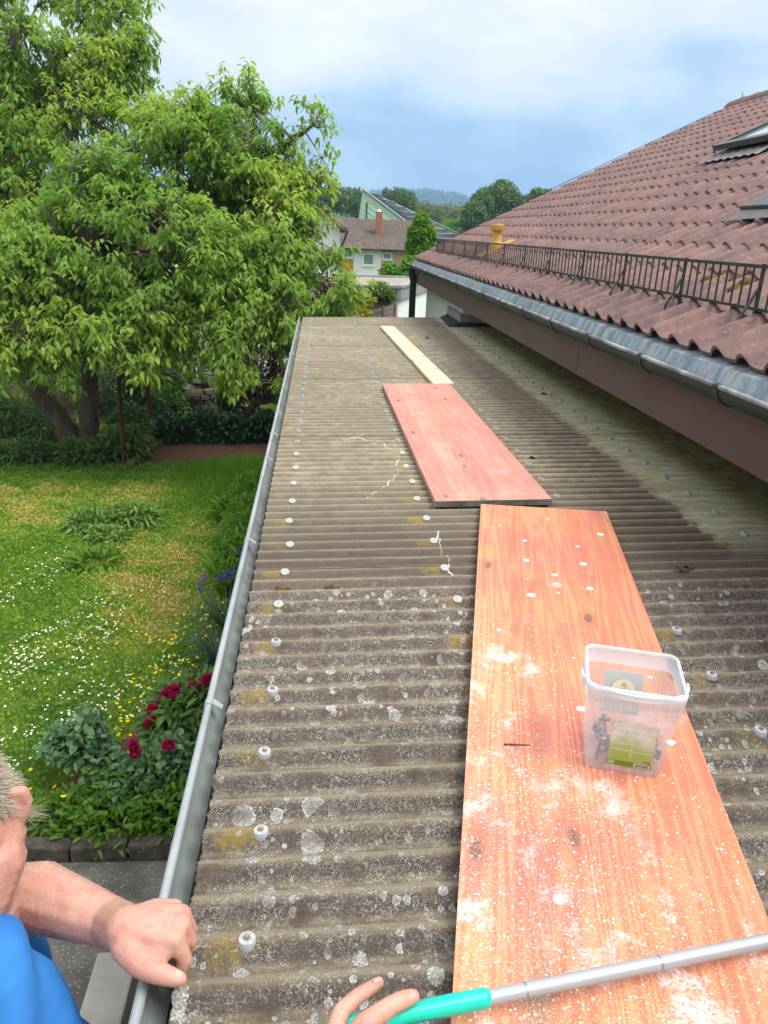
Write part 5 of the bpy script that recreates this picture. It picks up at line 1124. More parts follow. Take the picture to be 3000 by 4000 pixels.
e, S, bl = shrub('rose_bush', 'nearer grey green rose bush with two small crimson blooms', 'bush', [(600, 3010, 100, 95, 4.80, 0.25), (520, 3060, 80, 80, 4.75, 0.22), (680, 2960, 60, 80, 4.85, 0.2), (600, 3120, 90, 50, 4.75, 0.2)], 1500, 0.062, 0.046, 'rose', nst=22, base=(-0.88, 4.0, 0), shell=0.3)
flower_heads(e, S, [at(*q) for q in [(520, 2915, 4.72), (528, 2945, 4.72), (660, 2912, 4.7)]], 0.034, MAT['redpetal'])
shrub('rose_bush', 'left rose bush without blooms, some yellow leaves, beside the lawn daisies', 'bush', [(330, 2860, 60, 90, 4.95, 0.2), (300, 2900, 110, 50, 4.95, 0.2), (390, 2960, 60, 90, 4.9, 0.2), (440, 3040, 60, 90, 4.8, 0.2), (210, 2890, 40, 30, 4.95, 0.15)], 900, 0.062, 0.046, 'rose', nst=26, base=(-1.25, 4.05, 0), shell=0.25, hi=1.02)
shrub('woodruff', 'bright green whorled ground cover spilling over the stone kerb', 'plant', [(-1.25, 3.72, 0.10, 0.35, 0.22, 0.16), (-0.85, 3.75, 0.12, 0.35, 0.24, 0.18), (-1.55, 3.8, 0.08, 0.25, 0.18, 0.12), (-0.55, 3.85, 0.12, 0.25, 0.25, 0.18), (-1.05, 3.95, 0.15, 0.5, 0.2, 0.2)], 3600, 0.075, 0.026, 'bright', nst=0, base=(-1.0, 3.8, 0), lo=0.0, hi=0.75, dirz=0.3)
# kerb stones
for k in range(9):
    x = -3.3 + k*0.335
    o = MB().box(-0.16, 0.16, -0.05, 0.05, -0.02, 0.11+RNG.uniform(-.02, .02)).build('kerb_stone', MAT['darkstone'] if 'darkstone' in MAT else MAT.setdefault('darkstone', simple('dark_kerb_stone', (0.10, 0.082, 0.062), (0.040, 0.033, 0.026), 12, 0.95, bump=0.8, bscale=50, bdist=0.01)))
    bevel(o, 0.015); o.location = (x, 3.53 - (x+0.85)*0.02, 0); o.rotation_euler = (RNG.normal(0, .05), RNG.normal(0, .04), RNG.normal(0, .04))
    tag(o, ('kerb stone hidden behind the head and arm of the man', 'kerb stone behind the man, just left of his arm', 'kerb stone behind the forearm of the man', 'kerb stone with its corner above the forearm', 'kerb stone left of the trailing sprig, below the woodruff', 'kerb stone under the trailing sprig of woodruff', 'dark kerb stone to the right of the trailing sprig', 'kerb stone beside the gutter, above the fist', 'last kerb stone under the gutter, above the fist')[k], 'kerb stone', 'kerb stones along the path')
o = MB().box(-1.03, -0.84, 0.6, 2.62, 0, 0.34).build('concrete_ledge', MAT['concrete']); bevel(o, 0.012); tag(o, 'pale concrete ledge on the path below the gripping hand', 'ledge')

# ------------------------------------------------------------------ buildings and plants beyond the garage
# flat roofed garage next door
fg = empty('flat_garage', (0.8, 15, 0), 'low flat roofed garage with gravel on top and a white side wall', 'garage'); off = Vector((-0.8, -15, 0))
def K(o): o.location = o.location + off; return o
foot = [(-0.02, 13.4), (1.38, 13.5), (2.4, 16.5), (0.2, 16.4)]
K(MB().prism(foot, 0, 2.42).build('wall', MAT['white'], fg))
K(MB().box(0.0, 1.34, 13.36, 13.42, 0, 2.40).build('front_wall', MAT['concrete'], fg)).rotation_euler = (0, 0, 0)
big = [(-0.06, 13.36), (1.42, 13.46), (2.46, 16.55), (0.16, 16.45)]
ed = MB(); ed.prism(big, 2.42, 2.62); K(ed.build('roof_edge', MAT['greypanel'], fg))
K(MB().prism([(0.0, 13.46), (1.36, 13.56), (2.36, 16.45), (0.22, 16.35)], 2.60, 2.628).build('gravel', MAT['gravel'], fg))
tr_ = MB()
for (a, b) in zip(big, big[1:]+big[:1]):
    a = np.array(a); b = np.array(b); d = (b-a)/np.linalg.norm(b-a); nn = np.array([-d[1], d[0]])
    q = [a-nn*0.02, b-nn*0.02, b+nn*0.09, a+nn*0.09]; tr_.prism([tuple(v) for v in q], 2.622, 2.665)
K(tr_.build('edge_trim', MAT['zinc'], fg))
# slatted fence
fe = empty('slat_fence', (1.02, 12.6, 0), 'grey weathered horizontal slat fence in front of the white garage wall', 'fence'); off = Vector((-1.02, -12.6, 0))
A_ = np.array([0.45, 11.15]); B_ = np.array([1.30, 13.30]); yaw = math.atan2(B_[1]-A_[1], B_[0]-A_[0]); Lf = np.linalg.norm(B_-A_); mid = (A_+B_)/2
slat = MB().box(-Lf/2, Lf/2, -0.009, 0.009, 0, 0.058).mesh('slat', MAT['fencewood'])
for k in range(24):
    inst('slat', slat, fe, (mid[0]-1.02, mid[1]-12.6, 0.62 + 0.073*k), (RNG.normal(0, .02), RNG.normal(0, 0.004), yaw))
for t in (0.02, 0.35, 0.67, 0.98):
    p = A_*(1-t)+B_*t; o = MB().box(-0.022, 0.022, -0.035, -0.012, 0, 2.40).build('fence_post', MAT['fencewood'], fe); o.location = (p[0]-1.02, p[1]-12.6, 0); o.rotation_euler = (0, 0, yaw)
shrub('copper_bush', 'dark copper red bush left of the slat fence, beyond the garage roof', 'bush', [(1240, 1140, 90, 60, 12.4, 0.5), (1330, 1120, 80, 45, 12.6, 0.5), (1380, 1190, 75, 50, 12.2, 0.5), (1220, 1200, 90, 50, 12.2, 0.5), (1290, 1220, 110, 40, 11.8, 0.5)], 3600, 0.06, 0.038, 'copper', nst=40, base=(0.3, 12.3, 0), gap=0.2, gscale=2.5)
shrub('green_bush', 'fresh green bush above the slat fence', 'bush', [(1480, 1140, 55, 40, 13.0, 0.3), (1510, 1150, 40, 25, 13.0, 0.25)], 1500, 0.06, 0.035, 'mid', nst=8, base=(1.0, 13.0, 0), lo=0.3)
shrub('yellow_bush', 'yellow leaved bush at the left end of the slat fence', 'bush', [(1432, 1172, 32, 22, 11.6, 0.2), (1410, 1225, 40, 28, 11.3, 0.2)], 700, 0.06, 0.03, 'yellowleaf', nst=6, base=(0.7, 11.6, 0))
shrub('green_bush', 'leafy light green bush below the right window of the terraced house', 'bush', [(1550, 1066, 70, 22, 22, 0.6), (1600, 1035, 30, 35, 22, 0.5), (1520, 1055, 30, 26, 22, 0.4)], 1700, 0.11, 0.07, 'bright', nst=12, base=(2.4, 22, 0), gap=0.2)
e, S, bl = shrub('young_tree', 'slender bright green young tree in front of the brown tiled roof', 'tree', [(1645, 868, 30, 40, 24, 0.35), (1668, 905, 36, 36, 24, 0.35), (1622, 910, 30, 34, 24, 0.35), (1650, 930, 50, 50, 24, 0.5), (1655, 990, 55, 45, 24, 0.55), (1690, 960, 24, 45, 24, 0.4), (1610, 960, 24, 45, 24, 0.4)], 4600, 0.12, 0.075, 'bright', nst=26, base=(3.25, 24, 0), gap=0.16, gscale=1.6, stem_r=0.03)
S(MB().tube([(3.25, 24, 0), (3.22, 24, 1.6), at(1648, 880, 24)], [0.09, 0.07, 0.02], 8).build('trunk', MAT['bark'], e))
# white house behind the cherry
wh = empty('white_house', (-2, 30, 0), 'tall white gabled house half hidden by the cherry crown', 'house'); off = Vector((2, -30, 0))
def K(o): o.location = o.location + off; return o
K(MB().extr([(-6.2, 0, 0), (0.70, 0, 0), (0.70, 0, 3.58), (-2.75, 0, 5.89), (-6.2, 0, 3.58)], (0, 28, 0), (0, 36, 0)).build('wall', MAT['white'], wh))
def rslab(x0, z0, x1, z1, y0, y1, th, mat, nm, par):
    return MB().extr([(x0, 0, z0), (x1, 0, z1), (x1, 0, z1+th), (x0, 0, z0+th)], (0, y0, 0), (0, y1, 0)).build(nm, mat, par)
K(rslab(-2.75, 5.91, 0.95, 3.43, 27.7, 36.3, 0.14, MAT['tile_bg'], 'roof', wh)); K(rslab(-6.45, 3.43, -2.75, 5.91, 27.7, 36.3, 0.14, MAT['tile_bg'], 'roof', wh))
K(MB().tube([(0.93, 27.6, 3.47), (0.93, 36.2, 3.47)], 0.06, 8).build('gutter', MAT['darkframe'], wh))
K(MB().tube([(0.93, 27.65, 3.45), (0.85, 27.8, 3.2), (0.74, 27.92, 2.95), (0.74, 27.92, 0)], 0.04, 8).build('downpipe', MAT['darkframe'], wh))
o = K(MB().box(-0.98, -0.58, 29.5, 30.0, 4.4, 5.68).build('chimney', MAT['darkframe'], wh)); MB().lathe([(0.13, 5.68), (0.13, 5.76), (0.06, 5.84), (0, 5.85)], (-0.78, 29.75, 0), 10).build('chimney_cap', MAT['frame'], o)
for x in (-0.1, 0.2, 0.42):
    K(MB().box(x, x+0.07, 27.97, 27.997, 2.2, 3.1).build('louvre', MAT['frame'], wh))
for (x, z) in ((-2.6, 2.4), (-4.2, 2.4), (-1.3, 2.4)):
    o = K(MB().box(x, x+0.9, 27.975, 27.996, z, z+1.0).build('window', MAT['frame'], wh)); MB().box(x+0.07, x+0.83, 27.968, 27.974, z+0.07, z+0.93).build('pane', MAT['glass'], o)
# second house behind, red roof glimpsed through the leaves
rh = empty('red_roofed_house', (-9, 27, 0), 'white house with a red roof glimpsed through the cherry leaves at left', 'house'); off = Vector((9, -27, 0))
K(MB().box(-12.5, -5.6, 25, 31, 0, 2.6).build('wall', MAT['white'], rh)); K(MB().extr([(0, 24.6, 2.55), (0, 28, 4.3), (0, 31.4, 2.55)], (-12.9, 0, 0), (-5.3, 0, 0)).build('roof', MAT['chimney'], rh))
for x in (-11.5, -9.2, -7.2):
    o = K(MB().box(x, x+1.0, 24.97, 24.996, 1.1, 2.2).build('window', MAT['frame'], rh)); MB().box(x+.08, x+.92, 24.963, 24.969, 1.18, 2.12).build('pane', MAT['glass'], o)
# white garden house seen between maple and cherry
gh = empty('garden_house', (-1.6, 19, 0), 'pale plastered garden building behind the dark maple', 'shed'); off = Vector((1.6, -19, 0))
K(MB().box(-3.3, -0.3, 19, 22, 0, 1.95).build('wall', MAT['white'], gh)); K(MB().box(-3.45, -0.15, 18.85, 22.15, 1.952, 2.06).build('roof', MAT['greypanel'], gh))
# terraced house
th = empty('terraced_house', (4, 53, 0), 'terraced house with brown tiled roof and ochre, white and tan wall sections', 'house'); off = Vector((-4, -53, 0))
for (x0, x1, mt, yo) in ((0.6, 2.13, 'orange', 0.05), (2.13, 3.92, 'white', 0.0), (3.92, 6.3, 'tan', 0.05)):
    K(MB().box(x0, x1-0.004, 50+yo, 57, -0.6, 2.46).build('wall', MAT[mt], th))
rz = lambda t: (49.6+4.4*t, 2.44+1.78*t)
K(MB().extr([(0, 49.6, 2.40), (0, 54, 4.18), (0, 58.4, 2.40)], (0.4, 0, 0), (6.5, 0, 0)).build('roof_deck', MAT['darkroof'], th))
V = []; F = []
nrow, ncol = 17, 25
for r in range(nrow):
    y0_, z0_ = rz(r/nrow); y1_, z1_ = rz((r+1.12)/nrow)
    for c_ in range(ncol):
        x0_ = 0.4 + c_*6.1/ncol; w_ = 6.1/ncol; b = len(V)
        for (fx, hh) in ((0.0, 0.0), (0.28, 0.055), (0.55, 0.0), (1.0, 0.0)):
            V += [(x0_+fx*w_, y0_, z0_+0.07+hh), (x0_+fx*w_, y1_, z1_+0.035+hh), (x0_+fx*w_, y0_, z0_+0.02)]
        for q in range(3): k = b+3*q; F += [(k, k+3, k+4, k+1), (k+2, k+5, k+3, k)]
tag(K(npobj('roof_tiles', V, F, MAT['tile_bg'], th)), kind='stuff')
K(MB().tube([(0.4, 49.5, 2.44), (6.5, 49.5, 2.44)], 0.07, 8).build('gutter', MAT['darkframe'], th))
o = K(MB().box(3.62, 4.02, 51.5, 52.0, 3.0, 4.70).build('chimney', MAT['chimney'], th)); MB().lathe([(0.14, 4.70), (0.14, 4.76), (0.0, 4.85)], (3.82, 51.75, 0), 10).build('chimney_cap', MAT['frame'], o)
K(MB().tube([(4.0, 54, 4.17), (6.5, 54, 4.17)], 0.1, 8).build('ridge', MAT['tile_bg'], th)); K(MB().tube([(0.4, 54, 4.17), (3.98, 54, 4.17)], 0.1, 8).build('ridge', MAT['tile_bg'], th))
for (x0, x1, z0, z1, y_) in ((1.42, 2.10, 1.86, 2.38, 50.05), (2.72, 3.46, 1.44, 2.20, 50.0), (3.97, 4.62, 1.82, 2.28, 50.05), (5.45, 6.05, 1.80, 2.25, 50.05)):
    f_ = MB(); t_ = 0.085
    f_.box(x0, x1, y_-0.06, y_-0.003, z0, z0+t_); f_.box(x0, x1, y_-0.06, y_-0.003, z1-t_, z1); f_.box(x0, x0+t_, y_-0.06, y_-0.003, z0+t_+.001, z1-t_-.001); f_.box(x1-t_, x1, y_-0.06, y_-0.003, z0+t_+.001, z1-t_-.001)
    o = K(f_.build('window', MAT['frame'], th)); MB().box(x0+t_, x1-t_, y_-0.035, y_-0.02, z0+t_, z1-t_).build('pane', MAT['curtain'], o); MB().box(x0-0.05, x1+0.05, y_-0.12, y_-0.062, z0-0.05, z0-0.002).build('sill', MAT['frame'], o)
# mint green pointed building with stepped dark roof
mg = empty('pointed_building', (9, 85, 0), 'pointed mint green building with a stepped dark sloping roof', 'building'); off = Vector((-9, -85, 0))
ap = np.array([3.95, 75, 7.0]); f1 = np.array([11.9, 75, 1.9]); b1 = np.array([21.0, 97, 1.9]); apb = np.array([5.0, 97, 8.6])
V = [ap, (3.9, 75, -0.4), (11.9, 75, -0.4), f1, (3.9, 97, -0.4), (21, 97, -0.4), b1]
K(npobj('body', [tuple(v) for v in V], [(0, 1, 2), ], MAT['mint'], mg)); body = mg.children[0]
body.data.clear_geometry(); body.data.from_pydata([tuple(map(float, v)) for v in V], [], [(0, 1, 2, 3), (1, 0, 4), (0, 6, 5, 4), (2, 5, 6, 3), (1, 4, 5, 2)]); body.data.update()
# vertical seams of the cladding run parallel to the slope
nseam = 15
for k in range(1, nseam):
    t = k/nseam; a = np.array([3.95, 74.985, -0.4+7.4*t]); L_s = 7.4*t/0.64
    s_ = MB().tube([a, a + np.array([1, 0, -0.64])*(min(L_s, 7.4*t/0.64))], 0.028, 4); K(s_.build('cladding_seam', MAT['mint'], mg))
K(MB().box(4.3, 4.42, 74.9, 74.98, -0.4, 6.0).build('downpipe', MAT['darkframe'], mg))
rf = K(npobj('roof', [tuple(ap+[0, -0.1, 0.05]), tuple(f1+[0, -0.1, 0.05]), tuple(b1+[0, 0, 0.08]), tuple(ap+[0.05, 0.1, 0.08])], [(0, 1, 2)], MAT['darkroof'], mg))
for k in range(1, 11):
    t = k/11; a = ap*(1-t) + f1*t; b = ap*(1-t) + b1*t; d = b-a; wd_ = np.linalg.norm(d)
    p0 = a + d*0.08; p1 = a + d*(0.62+0.06*(k % 3)); up = np.array([0, 0, 0.30]); dn = (f1-ap)/np.linalg.norm(f1-ap)*0.85
    p = MB(); p.add([p0+up, p1+up, p1+up+dn*[1, 1, 0.25], p0+up+dn*[1, 1, 0.25], p0, p1, p1+dn*[1, 1, 0.6], p0+dn*[1, 1, 0.6]], [(0, 1, 2, 3), (3, 2, 6, 7), (0, 3, 7, 4), (1, 5, 6, 2), (0, 4, 5, 1), (4, 7, 6, 5)])
    K(p.build('roof_step', MAT['panelroof'], mg))
for (a, b, r_) in ((ap, f1, 0.09), (ap, b1, 0.11)):
    K(MB().tube([a+[0, -0.1, 0.1], b+[0, -0.1, 0.1]], r_, 6).build('roof_edge', MAT['zinc'], mg))
# trees of the middle distance
def far_tree(label, lst, n, L, mat, base_Y, gap=0.18):
    bl = blobs_px(lst); c = np.mean([b[:3] for b in bl], axis=0); b0 = np.array([c[0], c[1], -0.3])
    e = empty('deciduous_tree', b0, label, 'tree', 'trees behind the houses'); off = Vector([-float(v) for v in b0])
    o = MB().tube([b0, b0*0.5+c*0.5, c], [0.35, 0.25, 0.08], 8).build('trunk', MAT['bark'], e); o.location = off
    o = foliage_blob('foliage', e, bl, n, L, L*0.62, MAT[mat], gap=gap, gscale=0.55, shell=0.35, droop=0.1, far=True); o.location = off
far_tree('broad green tree behind the white house gable', [(1290, 778, 60, 48, 112, 4), (1350, 785, 50, 50, 112, 4), (1240, 795, 40, 60, 112, 3)], 6500, 0.42, 'farleaf', 110)
far_tree('green tree just left of the mint green point', [(1395, 792, 40, 52, 108, 3), (1420, 830, 25, 40, 108, 3)], 3200, 0.42, 'farleaf', 110)
far_tree('green tree behind the slope of the pointed building', [(1550, 776, 40, 42, 120, 4), (1590, 795, 38, 45, 120, 4), (1520, 762, 24, 28, 120, 3)], 5200, 0.42, 'farleaf', 110)
far_tree('pale green low tree right of the stepped dark roof', [(1640, 830, 35, 30, 150, 4), (1690, 840, 45, 32, 150, 5)], 4200, 0.45, 'farbrown', 150)
far_tree('brownish budding tree in front of the field', [(1745, 840, 45, 42, 170, 5), (1790, 850, 40, 36, 170, 5)], 3800, 0.45, 'farbrown', 170, 0.3)
far_tree('yellow green low tree in front of the big trees at right', [(1765, 890, 45, 30, 90, 3), (1800, 885, 40, 25, 90, 3)], 3200, 0.35, 'bright', 90)
far_tree('dense green tree at the foot of the tiled verge', [(1850, 850, 45, 60, 78, 3), (1880, 800, 40, 50, 80, 3)], 6500, 0.36, 'farleaf', 80)
far_tree('tall dark green tree above the tiled verge', [(1960, 770, 60, 60, 84, 3.5), (1900, 780, 40, 45, 84, 3), (1940, 840, 70, 60, 84, 3), (2010, 800, 40, 40, 84, 3)], 9500, 0.36, 'farleaf', 84)
far_tree('small dark green tree rising at the right over the tiled verge', [(2095, 765, 22, 26, 90, 2), (2135, 765, 18, 22, 90, 2), (2060, 790, 25, 24, 90, 2)], 2600, 0.36, 'farleaf', 90)
# distant woods as a mass
wb = [(x, RNG.uniform(230, 420), 6+RNG.uniform(0, 4), RNG.uniform(9, 16), 14, RNG.uniform(6, 9)) for x in np.linspace(-60, 150, 34)]
wb = [(b[0], b[1], float(terrain_z(b[1]))+3, b[3], b[4], b[5]) for b in wb]
o = foliage_blob('far_wood', None, wb, 26000, 1.3, 0.9, MAT['farbrown'], shell=0.5, zmin=-5, far=True); tag(o, 'far line of trees on the plain below the hill', 'wood', kind='stuff')

# ------------------------------------------------------------------ bucket
BK = Vector((0.634, 1.240, 2.49 + 0.022*0.63 + 0.0015 + 0.0275)); byaw = math.radians(-17.5)
bu = empty('plastic_bucket', BK, 'milky transparent square plastic bucket standing on the near red board', 'bucket', rz=byaw)
def rsq(w_, d_, r, z, n=6):
    o = []
    for cx, cy, a0 in ((1, 1, 0), (-1, 1, 90), (-1, -1, 180), (1, -1, 270)):
        for q in range(n+1):
            a = math.radians(a0 + 90*q/n); o.append((cx*(w_/2-r)+r*math.cos(a), cy*(d_/2-r)+r*math.sin(a), z))
    return o
def loft(rings, caps=(False, False)):
    n = len(rings[0]); V = [p for r in rings for p in r]; F = [(j*n+i, j*n+(i+1) % n, (j+1)*n+(i+1) % n, (j+1)*n+i) for j in range(len(rings)-1) for i in range(n)]
    if caps[0]: F.append(tuple(range(n-1, -1, -1)))
    if caps[1]: F.append(tuple(range((len(rings)-1)*n, len(rings)*n)))
    return V, F
BH = 0.205
def bw(z): return 0.150 + 0.030*z/BH
def bd(z): return 0.128 + 0.030*z/BH
rings = [rsq(bw(0)-0.012, bd(0)-0.012, 0.012, 0.0), rsq(bw(0)-0.003, bd(0)-0.003, 0.016, 0.003)] + [rsq(bw(z), bd(z), 0.018, z) for z in (0.008, 0.06, 0.12, 0.18, BH)]
inner = [rsq(bw(z)-0.003, bd(z)-0.003, 0.0165, z) for z in (BH, 0.12, 0.06, 0.008)] + [rsq(bw(0)-0.016, bd(0)-0.016, 0.011, 0.0025)]
V, F = loft(rings+inner, (True, True)); mb = MB(); mb.add(V, F, True); mb.build('body', MAT['milk'], bu)
# rim band with short ribs, rolled lip
rim = MB(); zb = 0.170
V, F = loft([rsq(bw(zb)+0.001, bd(zb)+0.001, 0.019, zb), rsq(bw(zb)+0.010, bd(zb)+0.010, 0.022, zb), rsq(bw(BH)+0.010, bd(BH)+0.010, 0.022, BH-0.006), rsq(bw(BH)+0.010, bd(BH)+0.010, 0.022, BH+0.002), rsq(bw(BH)-0.001, bd(BH)-0.001, 0.018, BH+0.003), rsq(bw(BH)-0.001, bd(BH)-0.001, 0.018, BH-0.004)])
rim.add(V, F, True)
for sgn in (-1, 1):
    for q in range(8):
        x = -0.062 + 0.0177*q; y_ = sgn*(bd(0.185)/2+0.0062); rim.box(x-0.0008, x+0.0008, min(y_, y_+sgn*0.003), max(y_, y_+sgn*0.003), 0.166, 0.192)
    for q in range(6):
        y_ = -0.045+0.018*q; x = sgn*(bw(0.185)/2+0.0062); rim.box(min(x, x+sgn*0.003), max(x, x+sgn*0.003), y_-0.0008, y_+0.0008, 0.166, 0.192)
rim.build('rim', MAT['milkrim'], bu)
# handle lying across the front of the rim
hp = []
for q in range(25):
    t = q/24; a = math.pi*t; hp.append((-(bw(BH)/2+0.012)*math.cos(a), -0.008 - (bd(BH)/2+0.004)*math.sin(a)**0.75, BH-0.012 + 0.006*math.sin(a)))
V = []; F = []
for i, p in enumerate(hp):
    d = (Vector(hp[min(i+1, 24)])-Vector(hp[max(i-1, 0)])).normalized(); o_ = Vector((d.y, -d.x, 0)).normalized()*0.0022
    for a, b in ((1, -0.006), (1, 0.006), (-1, 0.006), (-1, -0.006)): V.append((p[0]+o_.x*a, p[1]+o_.y*a, p[2]+b))
    if i: b = 4*(i-1); F += [(b+k, b+(k+1) % 4, b+4+(k+1) % 4, b+4+k) for k in range(4)]
mb = MB(); mb.add(V, F); mb.build('handle', MAT['milkrim'], bu)
# labels
slope = math.atan(0.015/BH)
def on_front(x, z, out_, sgn=-1): return (x, sgn*(bd(z)/2 + out_), z)
def lquad(mb, x0, x1, z0, z1, o_, sgn=-1, th=0.0003):
    a = [on_front(x0, z0, o_, sgn), on_front(x1, z0, o_, sgn), on_front(x1, z1, o_, sgn), on_front(x0, z1, o_, sgn)]
    b = [on_front(x0, z0, o_-th, sgn), on_front(x1, z0, o_-th, sgn), on_front(x1, z1, o_-th, sgn), on_front(x0, z1, o_-th, sgn)]
    f_ = [(0, 1, 2, 3), (7, 6, 5, 4), (0, 4, 5, 1), (1, 5, 6, 2), (2, 6, 7, 3), (3, 7, 4, 0)]
    mb.add(a+b, f_ if sgn < 0 else [t[::-1] for t in f_])
mb = MB(); lquad(mb, -0.034, 0.052, 0.035, 0.128, 0.0008); fl_ = mb.build('front_label', MAT['label'], bu)
mb = MB(); lquad(mb, -0.034, 0.052, 0.022, 0.0345, 0.0008); mb.build('label_strip', MAT['labelstrip'], fl_)
mb = MB(); lquad(mb, 0.0085, 0.0100, 0.046, 0.122, 0.0013)
for z in (0.062, 0.078, 0.094, 0.110): lquad(mb, -0.031, 0.0080, z, z+0.0015, 0.0013); lquad(mb, 0.0105, 0.049, z-0.002, z-0.0005, 0.0013)
lquad(mb, -0.032, 0.050, 0.1235, 0.1245, 0.0013); lquad(mb, 0.0495, 0.0505, 0.046, 0.1230, 0.0013)
mb.build('label_rule', MAT['labelline'], fl_)
mb = MB(); lquad(mb, 0.019, 0.049, 0.0238, 0.0332, 0.0013); mb.build('barcode_field', MAT['paper'], fl_)
mb = MB(); x = 0.0215
while x < 0.0465:
    w_ = random.choice((0.0003, 0.0006, 0.0009)); lquad(mb, x, x+w_, 0.0252, 0.0325, 0.0017); x += w_ + random.choice((0.0004, 0.0007))
mb.build('barcode', MAT['ink'], fl_)
mb = MB()
for q in range(6):
    for r in range(3): lquad(mb, -0.032+0.0001*q + (0.0 if r == 0 else 0.0005), -0.032+random.uniform(0.010, 0.016), 0.0243+0.0016*q, 0.0250+0.0016*q, 0.0013+0.0001*r) if r == 0 else None
mb.build('small_print', MAT['labelline'], fl_)
def text(body, size, mat, parent, name, M4):
    cu = bpy.data.curves.new(name, 'FONT'); cu.body = body; cu.size = size; cu.extrude = 0.0001; cu.align_x = 'CENTER'
    ob = bpy.data.objects.new(name, cu); C.objects.link(ob); dg = bpy.context.evaluated_depsgraph_get()
    me = bpy.data.meshes.new_from_object(ob.evaluated_get(dg)); bpy.data.objects.remove(ob); me.materials.clear(); me.materials.append(mat)
    o = inst(name, me, parent); o.matrix_local = M4; return o
tilt = math.atan(0.03/2/BH)
Mf = Matrix.Translation(Vector(on_front(0.042, 0.0375, 0.0016))) @ Matrix.Rotation(math.pi/2 + tilt, 4, 'X'); text('4 kg', 0.0075, MAT['ink'], fl_, 'lettering', Mf)
# rear label, its printed side facing away
mb = MB(); lquad(mb, -0.046, 0.034, 0.055, 0.155, 0.0008, 1); bl_ = mb.build('back_label', MAT['labelback'], bu)
Vv = [on_front(-0.004+0.024*math.cos(a), 0.115+0.024*math.sin(a), 0.0012, 1) for a in np.linspace(0, math.pi, 17)]
Vi = [on_front(-0.004+0.024*math.cos(a), 0.115+0.024*math.sin(a), -0.0022, 1) for a in np.linspace(0, math.pi, 17)]
mb = MB(); mb.add(Vv, [tuple(range(17))]); mb.add(Vi, [tuple(range(16, -1, -1))]); mb.build('printed_sun', MAT['labelsun'], bl_)
for body_, sz, z in (('JR', 0.013, 0.121), ('FARM', 0.012, 0.109)):
    for o_ in (0.0016, -0.0026):                       # the print shows through the clear film, mirrored from inside
        Mb = Matrix.Translation(Vector(on_front(-0.004, z, o_, 1))) @ Matrix.Rotation(math.pi, 4, 'Z') @ Matrix.Rotation(math.pi/2 + tilt, 4, 'X'); text(body_, sz, MAT['inkgrey'], bl_, 'lettering', Mb)
# long roofing screws lying in the bucket
def long_screw(loc, rot, label):
    e = bpy.data.objects.new('roofing_screw', None); e.location = loc; e.rotation_euler = rot; e.empty_display_size = 0.02; C.objects.link(e); tag(e, label, 'screw', 'loose roofing screws in the bucket')
    for nm, me in LS: inst(nm, me, e)
dk = simple('grey_screw_steel', (0.19, 0.19, 0.195), (0.10, 0.10, 0.105), 150, 0.45, 0.5, 0.4)
s1 = MB()
s1.tube([(0, 0, 0.0), (0, 0, -0.02)], 0.0032, 8)
for q in range(13): s1.lathe([(0.0026, -0.020-0.003*q), (0.0036, -0.0215-0.003*q), (0.0026, -0.023-0.003*q)], (0, 0, 0), 8)
s1.lathe([(0.0, -0.066), (0.0026, -0.059)], (0, 0, 0), 8)
s2 = MB(); s2.lathe([(0.0125, -0.003), (0.0135, 0.0), (0.0095, 0.003), (0.006, 0.0035)], (0, 0, 0), 14, True)
s3 = MB(); s3.lathe([(0.0052, 0.0036), (0.0052, 0.009), (0.004, 0.010)], (0, 0, 0), 6)
LS = [('shank', s1.mesh('shank', dk)), ('washer', s2.mesh('washer', dk)), ('hex_head', s3.mesh('hex_head', dk))]
Mbk = Matrix.Translation(BK) @ Matrix.Rotation(byaw, 4, 'Z')
for (x, y, z, rx, rz_, ex) in ((-0.048, -0.046, 0.070, 0.12, 0.0, 'standing upright at the left front corner'), (-0.024, -0.036, 0.056, 0.8, 0.0, 'leaning, its washer highest behind the green label'), (-0.052, 0.006, 0.055, 0.8, -1.57, 'head up against the left bucket wall'), (-0.036, 0.036, 0.056, 0.8, 3.0, 'tilted towards the rear left corner'),
        (0.050, -0.020, 0.040, 1.15, 0.9, 'head to the right of the green label'), (0.035, 0.020, 0.055, -0.9, 0.3, 'half hidden right behind the label'), (-0.020, 0.0, 0.020, 1.5, 2.6, 'lying flat left on the bottom'), (0.010, -0.035, 0.012, 1.5, -0.8, 'flat below the label strip'), (0.005, 0.015, 0.020, 1.45, 1.9, 'lying across in the middle of the pile'), (-0.010, 0.035, 0.045, 1.1, -2.4, 'at the back of the pile'), (0.045, 0.035, 0.03, 1.3, 2.9, 'at the rear right corner'), (0.063, -0.040, 0.046, 0.9, 1.0, 'nearest the right front edge'), (0.060, -0.006, 0.050, 0.85, 1.57, 'tilted against the right wall')):
    p = Mbk @ Vector((x, y, z)); long_screw(p, (rx, 0, rz_), 'grey roofing screw with washer in the bucket, ' + ex)
# rusty nail on the board
o = MB().tube([(0.396, 1.284, 0), (0.41, 1.2825, 0.0005), (0.453, 1.279, 0)], [0.0022, 0.002, 0.0012], 7).build('nail', MAT['rust']); o.location = (0, 0, 2.49+0.022*0.42+0.0015+0.0295); tag(o, 'bent rusty nail lying on the near red board', 'nail')

